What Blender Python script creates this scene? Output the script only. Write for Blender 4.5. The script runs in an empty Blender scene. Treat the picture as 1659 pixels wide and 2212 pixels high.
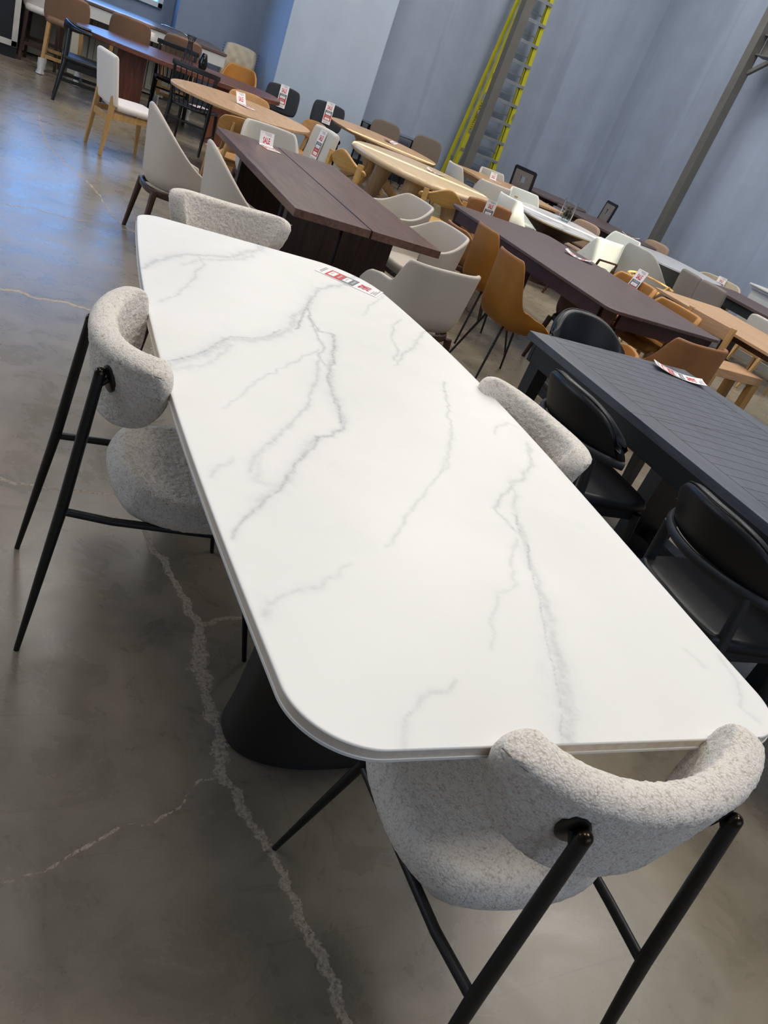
import bpy, math, random
import numpy as np
from mathutils import Vector, Matrix, noise
C = bpy.context.scene.collection
random.seed(7)
R = math.radians
PI = math.pi

# ------------------------------------------------------------------ camera
W, H, F = 1659.0, 2212.0, 1661.0
CX, CY = W / 2, H / 2
NAD = (-385.0, 3970.0); VP = (11.0, -206.0); CAMH = 1.6
down = Vector((NAD[0] - CX, NAD[1] - CY, F)).normalized()
zc = -down
v = Vector((VP[0] - CX, VP[1] - CY, F)); v = v - zc * v.dot(zc); yc = v.normalized()
xc = yc.cross(zc)
Rw = Matrix((xc, yc, zc))              # picture axes (x right, y down, z forward) -> world
cam_d = bpy.data.cameras.new('camera'); cam = bpy.data.objects.new('camera', cam_d); C.objects.link(cam)
flip = Matrix(((1, 0, 0), (0, -1, 0), (0, 0, -1)))
cam.matrix_world = Matrix.Translation((0, 0, CAMH)) @ (Rw @ flip).to_4x4()
cam_d.sensor_fit = 'HORIZONTAL'; cam_d.sensor_width = 36; cam_d.lens = 36 * F / W
cam_d.clip_start = 0.02; cam_d.clip_end = 200
bpy.context.scene.camera = cam

def at(x, y, z=0.0):
    r = Rw @ Vector((x - CX, y - CY, F)); t = (z - CAMH) / r.z
    return Vector((0, 0, CAMH)) + r * t

# ------------------------------------------------------------------ world, light, exposure
sc = bpy.context.scene
wd = bpy.data.worlds.new('sky'); sc.world = wd; wd.use_nodes = True
bg = wd.node_tree.nodes['Background']
bg.inputs[0].default_value = (0.24, 0.47, 1.0, 1); bg.inputs[1].default_value = 5.2
sc.view_settings.view_transform = 'Standard'; sc.view_settings.look = 'None'
sc.view_settings.exposure = 0.0; sc.view_settings.gamma = 1.0
sc.view_settings.use_curve_mapping = False

def area(name, loc, size, power, col, rot=(0, 0, 0), sy=None):
    d = bpy.data.lights.new(name, 'AREA'); d.energy = power; d.color = col
    d.shape = 'RECTANGLE'; d.size = size; d.size_y = sy or size
    o = bpy.data.objects.new(name, d); C.objects.link(o); o.location = loc; o.rotation_euler = rot
    return o
CEIL = 6.4
for i, (x, y, p) in enumerate([(-0.6, 1.4, 60), (3.0, -0.2, 120), (2.4, 4.6, 100), (6.6, 2.8, 130), (1.6, 9.0, 105), (5.6, 7.2, 150), (8.3, 6.6, 110),
                               (4.0, 11.2, 100), (8.2, 10.6, 120), (-1.2, 6.0, 40)]):
    area('ceiling_lamp', (x, y, CEIL - 0.15), 1.6, p, (1.0, 0.95, 0.88))
# area lamps: unseen daylight on the left, added fill light behind the camera
area('fill_rear', (2.4, -3.7, 2.6), 5.0, 170, (.95, .96, 1.0), (R(-98), 0, 0), 2.6)
area('daylight_left', (-3.9, 6.5, 2.4), 3.0, 130, (0.80, 0.88, 1.0), (0, R(-90), 0), 6.0)
sun_d = bpy.data.lights.new('sun', 'SUN'); sun_d.energy = 11; sun_d.angle = R(0.6); sun_d.color = (1.0, 0.94, 0.74)
sun = bpy.data.objects.new('sun', sun_d); C.objects.link(sun)
SUNDIR = Vector((-0.25, -0.42, 1.0)).normalized()      # towards the sun
sun.rotation_euler = SUNDIR.to_track_quat('Z', 'Y').to_euler()

# ------------------------------------------------------------------ materials
def hexc(h):
    h = h.lstrip('#'); c = [int(h[i:i + 2], 16) / 255 for i in (0, 2, 4)]
    return tuple(x / 12.92 if x <= .04045 else ((x + .055) / 1.055) ** 2.4 for x in c) + (1,)

class NT:
    def __init__(s, name):
        s.m = bpy.data.materials.new(name); s.m.use_nodes = True
        s.t = s.m.node_tree; s.b = s.t.nodes['Principled BSDF']
    def n(s, kind, **kw):
        nd = s.t.nodes.new(kind)
        for k, val in kw.items():
            if hasattr(nd, k): setattr(nd, k, val)
            else: nd.inputs[k.replace('_', ' ')].default_value = val
        return nd
    def l(s, a, b): s.t.links.new(a, b)
    def coords(s, scale=(1, 1, 1), kind='Object', rot=(0, 0, 0)):
        tc = s.n('ShaderNodeTexCoord'); mp = s.n('ShaderNodeMapping')
        mp.inputs['Scale'].default_value = scale; mp.inputs['Rotation'].default_value = rot
        s.l(tc.outputs[kind], mp.inputs[0]); return mp.outputs[0]
    def noise(s, vec, scale=5, detail=4, rough=.55, dist=0):
        nd = s.n('ShaderNodeTexNoise'); nd.inputs['Scale'].default_value = scale
        nd.inputs['Detail'].default_value = detail; nd.inputs['Roughness'].default_value = rough
        nd.inputs['Distortion'].default_value = dist; s.l(vec, nd.inputs['Vector']); return nd.outputs['Fac']
    def ramp(s, fac, stops):
        nd = s.n('ShaderNodeValToRGB'); s.l(fac, nd.inputs[0]); cr = nd.color_ramp
        while len(cr.elements) < len(stops): cr.elements.new(.5)
        for e, (p, c) in zip(cr.elements, stops): e.position = p; e.color = c
        return nd.outputs[0]
    def math(s, op, a, b=None, clamp=False):
        nd = s.n('ShaderNodeMath', operation=op, use_clamp=clamp)
        for i, x in enumerate((a, b)):
            if x is None: continue
            if isinstance(x, (int, float)): nd.inputs[i].default_value = x
            else: s.l(x, nd.inputs[i])
        return nd.outputs[0]
    def mix(s, fac, a, b, mode='MIX'):
        nd = s.n('ShaderNodeMix', data_type='RGBA', blend_type=mode)
        for sock, x in ((nd.inputs[0], fac), (nd.inputs[6], a), (nd.inputs[7], b)):
            if isinstance(x, (int, float, tuple)): sock.default_value = x
            else: s.l(x, sock)
        return nd.outputs[2]
    def bump(s, h, strength=.3, dist=.01):
        nd = s.n('ShaderNodeBump'); nd.inputs['Strength'].default_value = strength; nd.inputs['Distance'].default_value = dist
        s.l(h, nd.inputs['Height']); s.l(nd.outputs[0], s.b.inputs['Normal'])
    def set(s, col=None, rough=None, metal=None, spec=None, coat=None):
        b = s.b
        if col is not None:
            if isinstance(col, tuple): b.inputs['Base Color'].default_value = col
            else: s.l(col, b.inputs['Base Color'])
        if rough is not None:
            if isinstance(rough, (int, float)): b.inputs['Roughness'].default_value = rough
            else: s.l(rough, b.inputs['Roughness'])
        if metal is not None: b.inputs['Metallic'].default_value = metal
        if spec is not None: b.inputs['Specular IOR Level'].default_value = spec
        if coat is not None: b.inputs['Coat Weight'].default_value = coat; b.inputs['Coat Roughness'].default_value = .15
        return s.m

def plain(name, h, rough=.5, metal=0, spec=None, coat=None, var=.12, vs=6):
    t = NT(name); c = hexc(h); vec = t.coords()
    n = t.noise(vec, vs, 3)
    d = tuple(x * (1 - var) for x in c[:3]) + (1,); e = tuple(min(1, x * (1 + var)) for x in c[:3]) + (1,)
    return t.set(t.ramp(n, [(.3, d), (.7, e)]), rough, metal, spec, coat)

def wood(name, h1, h2, axis='y', rough=.42, spec=None, scale=1.0, h3=None, contrast=(.32, .68)):
    t = NT(name); a, b = hexc(h1), hexc(h2)
    sc_ = {'x': (1.2, 14, 14), 'y': (14, 1.2, 14), 'z': (14, 14, 1.2)}[axis]
    vec = t.coords(tuple(q * scale for q in sc_))
    n1 = t.noise(vec, 1.3, 6, .6, 1.4); n2 = t.noise(vec, 6, 4, .7, .3)
    f = t.math('ADD', t.math('MULTIPLY', n1, .7), t.math('MULTIPLY', n2, .3))
    stops = [(contrast[0], a), (contrast[1], b)]
    if h3: stops = [(contrast[0], a), (.5, b), (contrast[1], hexc(h3))]
    col = t.ramp(f, stops)
    t.bump(n2, .08, .002)
    return t.set(col, rough, spec=spec)

def leather(name, h, rough=.42, bs=260, var=.1):
    t = NT(name); c = hexc(h); vec = t.coords()
    n = t.noise(vec, 5, 4); v2 = t.n('ShaderNodeTexVoronoi'); v2.inputs['Scale'].default_value = bs; t.l(vec, v2.inputs['Vector'])
    t.bump(v2.outputs['Distance'], .12, .001)
    d = tuple(x * (1 - var) for x in c[:3]) + (1,); e = tuple(min(1, x * (1 + var)) for x in c[:3]) + (1,)
    return t.set(t.ramp(n, [(.3, d), (.7, e)]), rough, spec=.35)

def fabric(name, h, rough=.92, bs=500, var=.14, dist=.0012):
    t = NT(name); c = hexc(h); vec = t.coords()
    n = t.noise(vec, 90, 5, .7); n2 = t.noise(vec, bs, 2, .6)
    t.bump(n2, .5, dist)
    d = tuple(x * (1 - var) for x in c[:3]) + (1,); e = tuple(min(1, x * (1 + var)) for x in c[:3]) + (1,)
    m = t.set(t.ramp(n, [(.35, d), (.65, e)]), rough, spec=.15)
    t.b.inputs['Sheen Weight'].default_value = .15
    return m

def boucle():
    t = NT('boucle_fabric'); vec = t.coords((1, 1, 1.25))
    wob = t.n('ShaderNodeTexNoise'); wob.inputs['Scale'].default_value = 60; t.l(vec, wob.inputs['Vector'])
    ad = t.n('ShaderNodeVectorMath', operation='MULTIPLY_ADD'); t.l(wob.outputs['Color'], ad.inputs[0])
    ad.inputs[1].default_value = (.012, .012, .012); t.l(vec, ad.inputs[2])
    vo = t.n('ShaderNodeTexVoronoi'); vo.inputs['Scale'].default_value = 210; t.l(ad.outputs[0], vo.inputs['Vector'])
    n = t.noise(ad.outputs[0], 75, 5, .7)
    loops = t.math('SUBTRACT', 1.0, vo.outputs['Distance'])
    hgt = t.math('ADD', t.math('MULTIPLY', loops, .55), t.math('MULTIPLY', n, .6))
    t.bump(hgt, .7, .0035)
    c1 = t.ramp(vo.outputs['Distance'], [(.10, hexc('#efe9df')), (.45, hexc('#dad2c6')), (.8, hexc('#b3a99b'))])
    col = t.mix(t.ramp(n, [(.38, (0, 0, 0, 1)), (.62, (1, 1, 1, 1))]), c1, hexc('#e6dfd4'))
    m = t.set(col, .95, spec=.1); t.b.inputs['Sheen Weight'].default_value = .2
    return m

def wall_mat(name, h, amp=.16, ribs=True):
    t = NT(name); vec = t.coords((1, 1, 1))
    st = t.noise(t.coords((1.6, 1.6, .10)), 1.1, 5, .6, .2)
    sp = t.noise(vec, 2.6, 4, .6)
    f = t.math('ADD', t.math('MULTIPLY', st, .65), t.math('MULTIPLY', sp, .35))
    c = hexc(h); d = tuple(x * (1 - amp) for x in c[:3]) + (1,); e = tuple(x * (1 + amp) for x in c[:3]) + (1,)
    col = t.ramp(f, [(.36, d), (.62, e)])
    if ribs:
        stain = t.ramp(t.noise(t.coords((3.0, 3.0, .16)), 1.0, 3, .5, .1), [(.60, (0, 0, 0, 1)), (.70, (1, 1, 1, 1))])
        col = t.mix(t.math('MULTIPLY', stain, .35), col, tuple(x * .62 for x in c[:3]) + (1,))
        wv = t.n('ShaderNodeTexWave', wave_type='BANDS', bands_direction='X'); wv.inputs['Scale'].default_value = .55
        wv.inputs['Distortion'].default_value = .15; t.l(t.coords((1, 1, .05)), wv.inputs['Vector'])
        t.bump(wv.outputs['Fac'], .25, .05)
    return t.set(col, .62, spec=.3)

M = {}
M['boucle'] = boucle()
M['boucle_seam'] = plain('seam_thread', '#8f867a', .95)
M['black_metal'] = plain('black_powder_coat', '#17181b', .42, .2, var=.1)
M['cap'] = plain('bronze_cap', '#3a3128', .22, .9)
M['leather_taupe'] = leather('taupe_leather', '#bab1a5', .48, var=.04)
M['leather_tan'] = leather('tan_leather', '#a87434', .45)
M['leather_ochre'] = leather('ochre_leather', '#8f5f20', .46)
M['leather_stool'] = leather('stool_leather', '#80644e', .55)
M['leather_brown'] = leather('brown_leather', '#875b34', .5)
M['leather_dark'] = leather('dark_brown_leather', '#4a2f22', .5)
M['leather_black'] = leather('black_leather', '#15171b', .4)
M['fab_white'] = fabric('ivory_fabric', '#d6d0ca', var=.05)
M['fab_mint'] = fabric('offwhite_leather', '#d3d6ce', .6, var=.04)
M['fab_grey'] = fabric('pale_grey_fabric', '#bcb8ae', var=.06)
M['fab_greymid'] = fabric('grey_leatherette', '#a9a79f', .6, var=.05)
M['fab_char'] = fabric('charcoal_fabric', '#32353a', var=.12)
M['fab_brown'] = fabric('brown_grey_fabric', '#6b5f55', var=.1)
M['fab_taupe'] = fabric('taupe_fabric', '#9a8370', var=.1)
M['fab_umber'] = fabric('greybrown_fabric', '#77706a', var=.08)
M['fab_tuft'] = fabric('beige_tufted_fabric', '#b3a893', var=.08)
M['fab_graypad'] = fabric('grey_velvet', '#6d6968', var=.15)
M['walnut'] = wood('walnut', '#291a16', '#5d4439', 'y', .36, h3='#775a4b', contrast=(.28, .74))
M['walnut_leg'] = wood('walnut_panel', '#1e1512', '#47322a', 'z', .45)
M['wood_dark_leg'] = wood('dark_walnut_leg', '#25150f', '#4c3022', 'z', .4)
M['espresso'] = wood('espresso_wood', '#443634', '#625150', 'y', .4, contrast=(.3, .7))
M['espresso_edge'] = wood('espresso_edge', '#27191a', '#40292a', 'z', .45)
M['redbrown'] = wood('red_brown_wood', '#4a2a21', '#7b4c3b', 'x', .3)
M['oak'] = wood('oak', '#a4805c', '#c6a37c', 'y', .4)
M['oak_x'] = wood('oak_along', '#a98462', '#c9a582', 'x', .38)
M['oak_leg'] = wood('oak_leg', '#a07a45', '#c79f66', 'z', .45)
M['honey'] = wood('honey_ply', '#9a6d38', '#bd8d52', 'x', .42)
M['maple'] = wood('maple', '#b49a78', '#d6bf9c', 'y', .3, contrast=(.25, .7))
M['maple_leg'] = wood('maple_leg', '#a88c66', '#c9ad83', 'z', .4)
M['ebony'] = plain('black_lacquer', '#101316', .33, 0, var=.15)
M['ebony_mat'] = wood('black_stained_wood', '#14171b', '#262b31', 'z', .5)
M['paper'] = plain('paper', '#e9e6e4', .7, var=.02)
M['ink_red'] = plain('red_print', '#c81f35', .6, var=.03)
M['block_red'] = plain('red_block', '#c8403a', .6, var=.03)
M['block_grey'] = plain('grey_block', '#6c7274', .6, var=.03)
M['ink_grey'] = plain('grey_print', '#a9a9ac', .6, var=.03)
M['glass_ink'] = plain('dark_tinted_top', '#0b0d10', .08, 0, var=.0)
M['white_paint'] = plain('white_cabinet_paint', '#c9c9c4', .4, var=.03)
M['cream_paint'] = plain('cream_cabinet_paint', '#b9b7aa', .45, var=.04)
M['groove'] = plain('dark_groove', '#4b4942', .7)
M['counter'] = wood('dark_counter', '#4f4038', '#6b594e', 'x', .32)
M['steel'] = plain('grey_steel_paint', '#5e5d59', .5, .1, var=.1, vs=4)
M['yellow'] = plain('yellow_fibreglass', '#b3ad1e', .45, var=.08)
M['alu'] = plain('aluminium', '#9da0a4', .4, .7, var=.08)
M['dark_alu'] = plain('dark_bracket', '#43474b', .5, .5)
M['black_print'] = plain('black_print', '#1d1d12', .7)
M['brass'] = plain('brass_edge', '#8d7440', .3, .8)
M['silver'] = plain('silver_handle', '#c9ccd2', .2, .9)
M['plastic'] = plain('plastic_wrap', '#cfd0cd', .35, var=.12, vs=40)
M['base_dark'] = plain('dark_baseboard', '#1d2833', .6)
M['trim_white'] = plain('white_window_frame', '#b9c0c6', .4)
M['mirror_frame'] = plain('pale_frame', '#bdb9b1', .5)
M['dark_panel'] = plain('dark_panel', '#191a1f', .35)
M['pine_dry'] = plain('dried_potpourri', '#4b3a2c', .9, var=.5, vs=50)
M['black_glossy'] = plain('black_ceramic', '#0b0e13', .12, var=0)
M['quartz_grey'] = plain('white_tabletop', '#bfc2c6', .25, var=.04)
M['greybase'] = plain('grey_pedestal', '#8a8f92', .5, var=.06)
M['wall_main'] = wall_mat('blue_grey_wall', '#8b97a9', .10)
M['wall_left'] = wall_mat('blue_grey_wall_b', '#7b889b', .08, False)
M['pier'] = wall_mat('pale_blue_pier', '#a3b1c0', .05, False)
M['ceiling'] = plain('ceiling_paint', '#8b8f94', .8)

def glass(name, tint=(.95, 1, 1, 1), rough=0.0):
    t = NT(name); b = t.b
    b.inputs['Transmission Weight'].default_value = 1; b.inputs['Base Color'].default_value = tint
    b.inputs['Roughness'].default_value = rough; b.inputs['IOR'].default_value = 1.45
    return t.m
M['glass'] = glass('clear_glass')
t = NT('window_glass'); gl = t.n('ShaderNodeBsdfGlossy'); gl.inputs['Roughness'].default_value = .02
tr = t.n('ShaderNodeBsdfTransparent'); tr.inputs[0].default_value = (.72, .93, 1, 1)
mxs = t.n('ShaderNodeMixShader'); mxs.inputs[0].default_value = .06
t.l(tr.outputs[0], mxs.inputs[1]); t.l(gl.outputs[0], mxs.inputs[2]); t.l(mxs.outputs[0], t.t.nodes['Material Output'].inputs[0])
M['window_glass'] = t.m
t = NT('plank_wood'); M['black_plank'] = None

def bplank():
    t = NT('black_herringbone_wood'); vec = t.coords((14, 2, 14), rot=(0, 0, 0))
    n = t.noise(vec, 1.5, 6, .6, 1)
    return t.set(t.ramp(n, [(.3, hexc('#3a3f47')), (.7, hexc('#535962'))]), .42)
M['black_plank'] = bplank()
M['black_table_edge'] = plain('black_table_paint', '#14181d', .45)

# marble: attribute 'vein' (0..1)
def marble():
    t = NT('white_marble'); at_ = t.n('ShaderNodeAttribute', attribute_name='vein')
    vec = t.coords()
    n = t.noise(vec, 55, 8, .72, .5); n2 = t.noise(vec, 2.2, 4)
    k = t.math('MULTIPLY', at_.outputs['Fac'], t.math('MULTIPLY', t.math('SUBTRACT', n, .2), 3.1), True)
    cl = t.ramp(n2, [(.35, hexc('#e4e3de')), (.7, hexc('#ebe9e5'))])
    cloud = t.ramp(t.noise(vec, 7, 5, .65, .6), [(.60, (0, 0, 0, 1)), (.78, (1, 1, 1, 1))])
    cl = t.mix(t.math('MULTIPLY', cloud, .22), cl, hexc('#cfd2d3'))
    col = t.mix(k, cl, hexc('#a7abac'))
    return t.set(col, .42, spec=.4)
M['marble'] = marble()
M['marble_edge'] = wood('marble_edge', '#c4b5a2', '#e0d5c6', 'y', .45)
M['white_under'] = plain('white_substrate', '#dcdcda', .5, var=.02)

def quartz():
    t = NT('white_veined_stone'); vec = t.coords((1, 1, 1))
    f = t.noise(vec, 1.3, 2, .45, 1.2)
    col = t.ramp(f, [(.44, hexc('#d9d7d6')), (.5, hexc('#b5b0b0')), (.56, hexc('#dddbd9'))])
    return t.set(col, .22)
M['quartz'] = quartz()

def floor_mat():
    t = NT('polished_concrete'); vec = t.coords()
    a = t.noise(vec, .55, 5, .6, .4); b = t.noise(vec, 5, 6, .65, .5); g = t.noise(vec, 160, 2, .6)
    f = t.math('ADD', t.math('MULTIPLY', a, .6), t.math('MULTIPLY', b, .4))
    col = t.ramp(f, [(.34, hexc('#6b6353')), (.5, hexc('#847a69')), (.66, hexc('#9a8e7b'))])
    blot = t.ramp(t.noise(vec, 1.9, 3, .5, 1.0), [(.66, (0, 0, 0, 1)), (.72, (1, 1, 1, 1))])
    col = t.mix(t.math('MULTIPLY', blot, .25), col, hexc('#4b463f'))
    spk = t.ramp(g, [(.3, (0, 0, 0, 1)), (.36, (1, 1, 1, 1))])
    col = t.mix(t.math('MULTIPLY', t.math('SUBTRACT', 1.0, spk), .3), col, hexc('#4d483f'))
    # fine scuff scratches
    sc1 = t.ramp(t.noise(t.coords((.9, 26, 1), rot=(0, 0, .5)), 1.0, 2, .5, .6), [(.70, (0, 0, 0, 1)), (.73, (1, 1, 1, 1))])
    sc2 = t.ramp(t.noise(t.coords((30, .7, 1), rot=(0, 0, .9)), 1.0, 2, .5, .6), [(.71, (0, 0, 0, 1)), (.74, (1, 1, 1, 1))])
    col = t.mix(t.math('MULTIPLY', t.math('ADD', sc1, sc2, True), .16), col, hexc('#3b362f'))
    # cracks: attribute 'crack' holds distance / half width
    ca = t.n('ShaderNodeAttribute', attribute_name='crack')
    nz = t.noise(vec, 48, 6, .7, .4)
    d = t.math('ADD', ca.outputs['Fac'], t.math('MULTIPLY', t.math('SUBTRACT', nz, .5), -2.0))
    inside = t.math('MULTIPLY', t.ramp(d, [(.55, (1, 1, 1, 1)), (.66, (0, 0, 0, 1))]), 1.0)
    fill = t.ramp(t.noise(vec, 95, 6, .75), [(.34, hexc('#5a4e41')), (.48, hexc('#a99983')), (.66, hexc('#c9b79d'))])
    col = t.mix(inside, col, fill)
    hgt = t.math('SUBTRACT', t.math('MULTIPLY', b, .25), t.math('MULTIPLY', t.math('MULTIPLY', inside, t.noise(vec, 95, 6, .75)), 1.2))
    t.bump(hgt, .35, .008)
    ro = t.math('ADD', t.math('MULTIPLY', b, .26), .16)
    ro = t.math('ADD', ro, t.math('MULTIPLY', inside, .4), True)
    return t.set(col, ro, spec=.5)
M['floor'] = floor_mat()

# ------------------------------------------------------------------ mesh helpers
class MB:
    def __init__(s): s.v = []; s.f = []
    def add(s, vs, fs, mat=None):
        o = len(s.v)
        s.v += [tuple(mat @ Vector(p)) if mat else tuple(p) for p in vs]
        s.f += [tuple(i + o for i in f) for f in fs]
    def box(s, cx, cy, cz, sx, sy, sz, rot=None):
        vs = [Vector((a * sx / 2, b * sy / 2, c * sz / 2)) for c in (-1, 1) for b in (-1, 1) for a in (-1, 1)]
        if rot: vs = [rot @ p for p in vs]
        vs = [p + Vector((cx, cy, cz)) for p in vs]
        s.add(vs, [(0, 2, 3, 1), (4, 5, 7, 6), (0, 1, 5, 4), (2, 6, 7, 3), (0, 4, 6, 2), (1, 3, 7, 5)])
        return s
    def bar(s, p, q, w, d, w2=None, d2=None, up=(0, 0, 1)):
        p, q = Vector(p), Vector(q); a = (q - p).normalized(); u = Vector(up)
        if abs(a.dot(u)) > .95: u = Vector((0, 1, 0))
        x = a.cross(u).normalized(); y = x.cross(a)
        w2 = w if w2 is None else w2; d2 = d if d2 is None else d2
        vs = []
        for c, ww, dd in ((p, w, d), (q, w2, d2)):
            for i, j in ((-1, -1), (1, -1), (1, 1), (-1, 1)): vs.append(c + x * i * ww / 2 + y * j * dd / 2)
        s.add(vs, [(3, 2, 1, 0), (4, 5, 6, 7), (0, 1, 5, 4), (1, 2, 6, 5), (2, 3, 7, 6), (3, 0, 4, 7)])
        return s
    def tube(s, pts, rad, seg=12, cap=True, closed=False):
        pts = [Vector(p) for p in pts]; n = len(pts)
        if isinstance(rad, (int, float, tuple)): rad = [rad] * n
        vs = []; prev = None
        for i, p in enumerate(pts):
            if closed: a = (pts[(i + 1) % n] - pts[i - 1]).normalized()
            else: a = (pts[min(i + 1, n - 1)] - pts[max(i - 1, 0)]).normalized()
            if prev is None:
                u = Vector((0, 0, 1)) if abs(a.z) < .9 else Vector((1, 0, 0))
                x = a.cross(u).normalized()
            else: x = (prev - a * prev.dot(a)).normalized()
            prev = x; y = a.cross(x)
            r = rad[i]; rx, ry = (r if isinstance(r, tuple) else (r, r))
            for k in range(seg):
                an = 2 * PI * k / seg; vs.append(p + x * math.cos(an) * rx + y * math.sin(an) * ry)
        fs = []
        m = n if closed else n - 1
        for i in range(m):
            for k in range(seg):
                a0 = i * seg + k; a1 = i * seg + (k + 1) % seg; j = (i + 1) % n
                fs.append((a0, a1, j * seg + (k + 1) % seg, j * seg + k))
        if cap and not closed:
            fs.append(tuple(range(seg))[::-1]); fs.append(tuple((n - 1) * seg + k for k in range(seg)))
        s.add(vs, fs); return s
    def lathe(s, prof, seg=32, loc=(0, 0, 0), sx=1, sy=1):
        vs = []
        for r, z in prof:
            for k in range(seg):
                a = 2 * PI * k / seg; vs.append((loc[0] + r * math.cos(a) * sx, loc[1] + r * math.sin(a) * sy, loc[2] + z))
        fs = []
        for i in range(len(prof) - 1):
            for k in range(seg):
                fs.append((i * seg + k, i * seg + (k + 1) % seg, (i + 1) * seg + (k + 1) % seg, (i + 1) * seg + k))
        fs.append(tuple(range(seg))[::-1]); fs.append(tuple((len(prof) - 1) * seg + k for k in range(seg)))
        s.add(vs, fs); return s
    def prism(s, poly, z0, z1, holes=None):
        n = len(poly); vs = [(x, y, z0) for x, y in poly] + [(x, y, z1) for x, y in poly]
        fs = [tuple(range(n))[::-1], tuple(range(n, 2 * n))] + [(i, (i + 1) % n, n + (i + 1) % n, n + i) for i in range(n)]
        s.add(vs, fs); return s
    def sheet(s, fn, nu, nv, T):
        """thin two-sided sheet of thickness T; fn(u,v) in 0..1"""
        P = [[Vector(fn(i / nu, j / nv)) for j in range(nv + 1)] for i in range(nu + 1)]
        vs = []
        for sg in (1, -1):
            for i in range(nu + 1):
                for j in range(nv + 1):
                    a = P[min(i + 1, nu)][j] - P[max(i - 1, 0)][j]; b = P[i][min(j + 1, nv)] - P[i][max(j - 1, 0)]
                    vs.append(P[i][j] + a.cross(b).normalized() * sg * T / 2)
        K = (nu + 1) * (nv + 1); ix = lambda i, j: i * (nv + 1) + j; fs = []
        for i in range(nu):
            for j in range(nv):
                q = (ix(i, j), ix(i + 1, j), ix(i + 1, j + 1), ix(i, j + 1)); fs.append(q); fs.append(tuple(K + x for x in q[::-1]))
        bd = [ix(i, 0) for i in range(nu)] + [ix(nu, j) for j in range(nv)] + [ix(i, nv) for i in range(nu, 0, -1)] + [ix(0, j) for j in range(nv, 0, -1)]
        for a, b in zip(bd, bd[1:] + bd[:1]): fs.append((b, a, K + a, K + b))
        s.add(vs, fs); return s
    def pad(s, fn, nu=24, nv=20, T=.06, eu=.12, ev=.15, ku=.12, kn=4, puff=0.0, ez=5, nz=0.0, nzs=60, flip=1):
        """closed cushion around the surface fn(u,v), u,v in -1..1"""
        def ts(n, e):
            z = [1 - e * (1 - math.cos(PI / 2 * (1 - k / ez))) * 0 - e * (1 - math.sin(PI / 2 * k / ez)) for k in range(ez + 1)]
            z = [1 - e + e * math.sin(PI / 2 * k / ez) for k in range(ez + 1)]
            mid = [-(1 - e) + 2 * (1 - e) * k / n for k in range(1, n)]
            return [-a for a in z[::-1]] + mid + z
        U, V = ts(nu, eu), ts(nv, ev)
        def hh(u, e):
            a = abs(u) - (1 - e)
            return 1.0 if a <= 0 else math.sqrt(max(0, 1 - (a / e) ** 2))
        def mp(u, v):
            return u * (1 - ku * abs(v) ** kn), v * (1 - ku * abs(u) ** kn)
        n1, n2 = len(U), len(V); vs = []; idx = {}
        for sg in (1, -1):
            for i, u in enumerate(U):
                for j, v in enumerate(V):
                    edge = i in (0, n1 - 1) or j in (0, n2 - 1)
                    if edge and sg == -1: idx[(sg, i, j)] = idx[(1, i, j)]; continue
                    uu, vv = mp(u, v); p = Vector(fn(uu, vv)); e = 1e-3
                    du = Vector(fn(uu + e, vv)) - Vector(fn(uu - e, vv)); dv = Vector(fn(uu, vv + e)) - Vector(fn(uu, vv - e))
                    nrm = du.cross(dv).normalized() * flip
                    t_ = T / 2 * hh(u, eu) * hh(v, ev) * (1 + puff * (1 - u * u) * (1 - v * v))
                    q = p + nrm * t_ * sg
                    if nz:
                        q = q + nrm * sg * nz * (noise.noise(q * nzs) + .6 * noise.noise(q * nzs * 2.3)) * (1 if not edge else .5)
                    idx[(sg, i, j)] = len(vs); vs.append(q)
        fs = []
        for i in range(n1 - 1):
            for j in range(n2 - 1):
                for sg in (1, -1):
                    q = [idx[(sg, i, j)], idx[(sg, i + 1, j)], idx[(sg, i + 1, j + 1)], idx[(sg, i, j + 1)]]
                    if sg * flip == -1: q = q[::-1]
                    if len(set(q)) > 2: fs.append(tuple(q))
        s.add(vs, fs); return s
    def xf(s, mat): s.v = [tuple(mat @ Vector(p)) for p in s.v]; return s

def obj(name, mb, mat, parent=None, bevel=0, seg=2, sharp=38, loc=None, label=None):
    me = bpy.data.meshes.new(name); me.from_pydata([tuple(p) for p in mb.v], [], mb.f); me.update()
    me.materials.append(mat)
    me.polygons.foreach_set('use_smooth', [True] * len(me.polygons))
    try: me.set_sharp_from_angle(angle=R(sharp))
    except Exception: pass
    o = bpy.data.objects.new(name, me); C.objects.link(o)
    if parent: o.parent = parent
    if bevel:
        b = o.modifiers.new('edge', 'BEVEL'); b.width = bevel; b.segments = seg; b.limit_method = 'ANGLE'; b.angle_limit = R(35)
        b.harden_normals = True
    if loc: o.location = loc
    if label: o['label'] = label
    return o

def thing(name, label, cat, loc=(0, 0, 0), rz=0, group=None):
    o = bpy.data.objects.new(name, None); C.objects.link(o); o.location = loc; o.rotation_euler = (0, 0, rz)
    o.empty_display_size = .1
    o['label'] = label; o['category'] = cat
    if group: o['group'] = group
    return o
def tag(o, label, cat, group=None):
    o['label'] = label; o['category'] = cat
    if group: o['group'] = group
    return o
def struct(name, mb, mat, bevel=0, parent=None):
    o = obj(name, mb, mat, parent, bevel)
    if not parent: o['kind'] = 'structure'
    return o
def dup(root, loc, rz, label, group=None):
    r = root.copy(); C.objects.link(r); r.location = loc; r.rotation_euler = (0, 0, rz); r['label'] = label
    if group: r['group'] = group
    def kids(a, b):
        for ch in list(a.children):
            c = ch.copy(); C.objects.link(c); c.parent = b; kids(ch, c)
    kids(root, r)
    return r
def face(deg): return R(deg - 90)     # chairs are built looking along +Y

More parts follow.
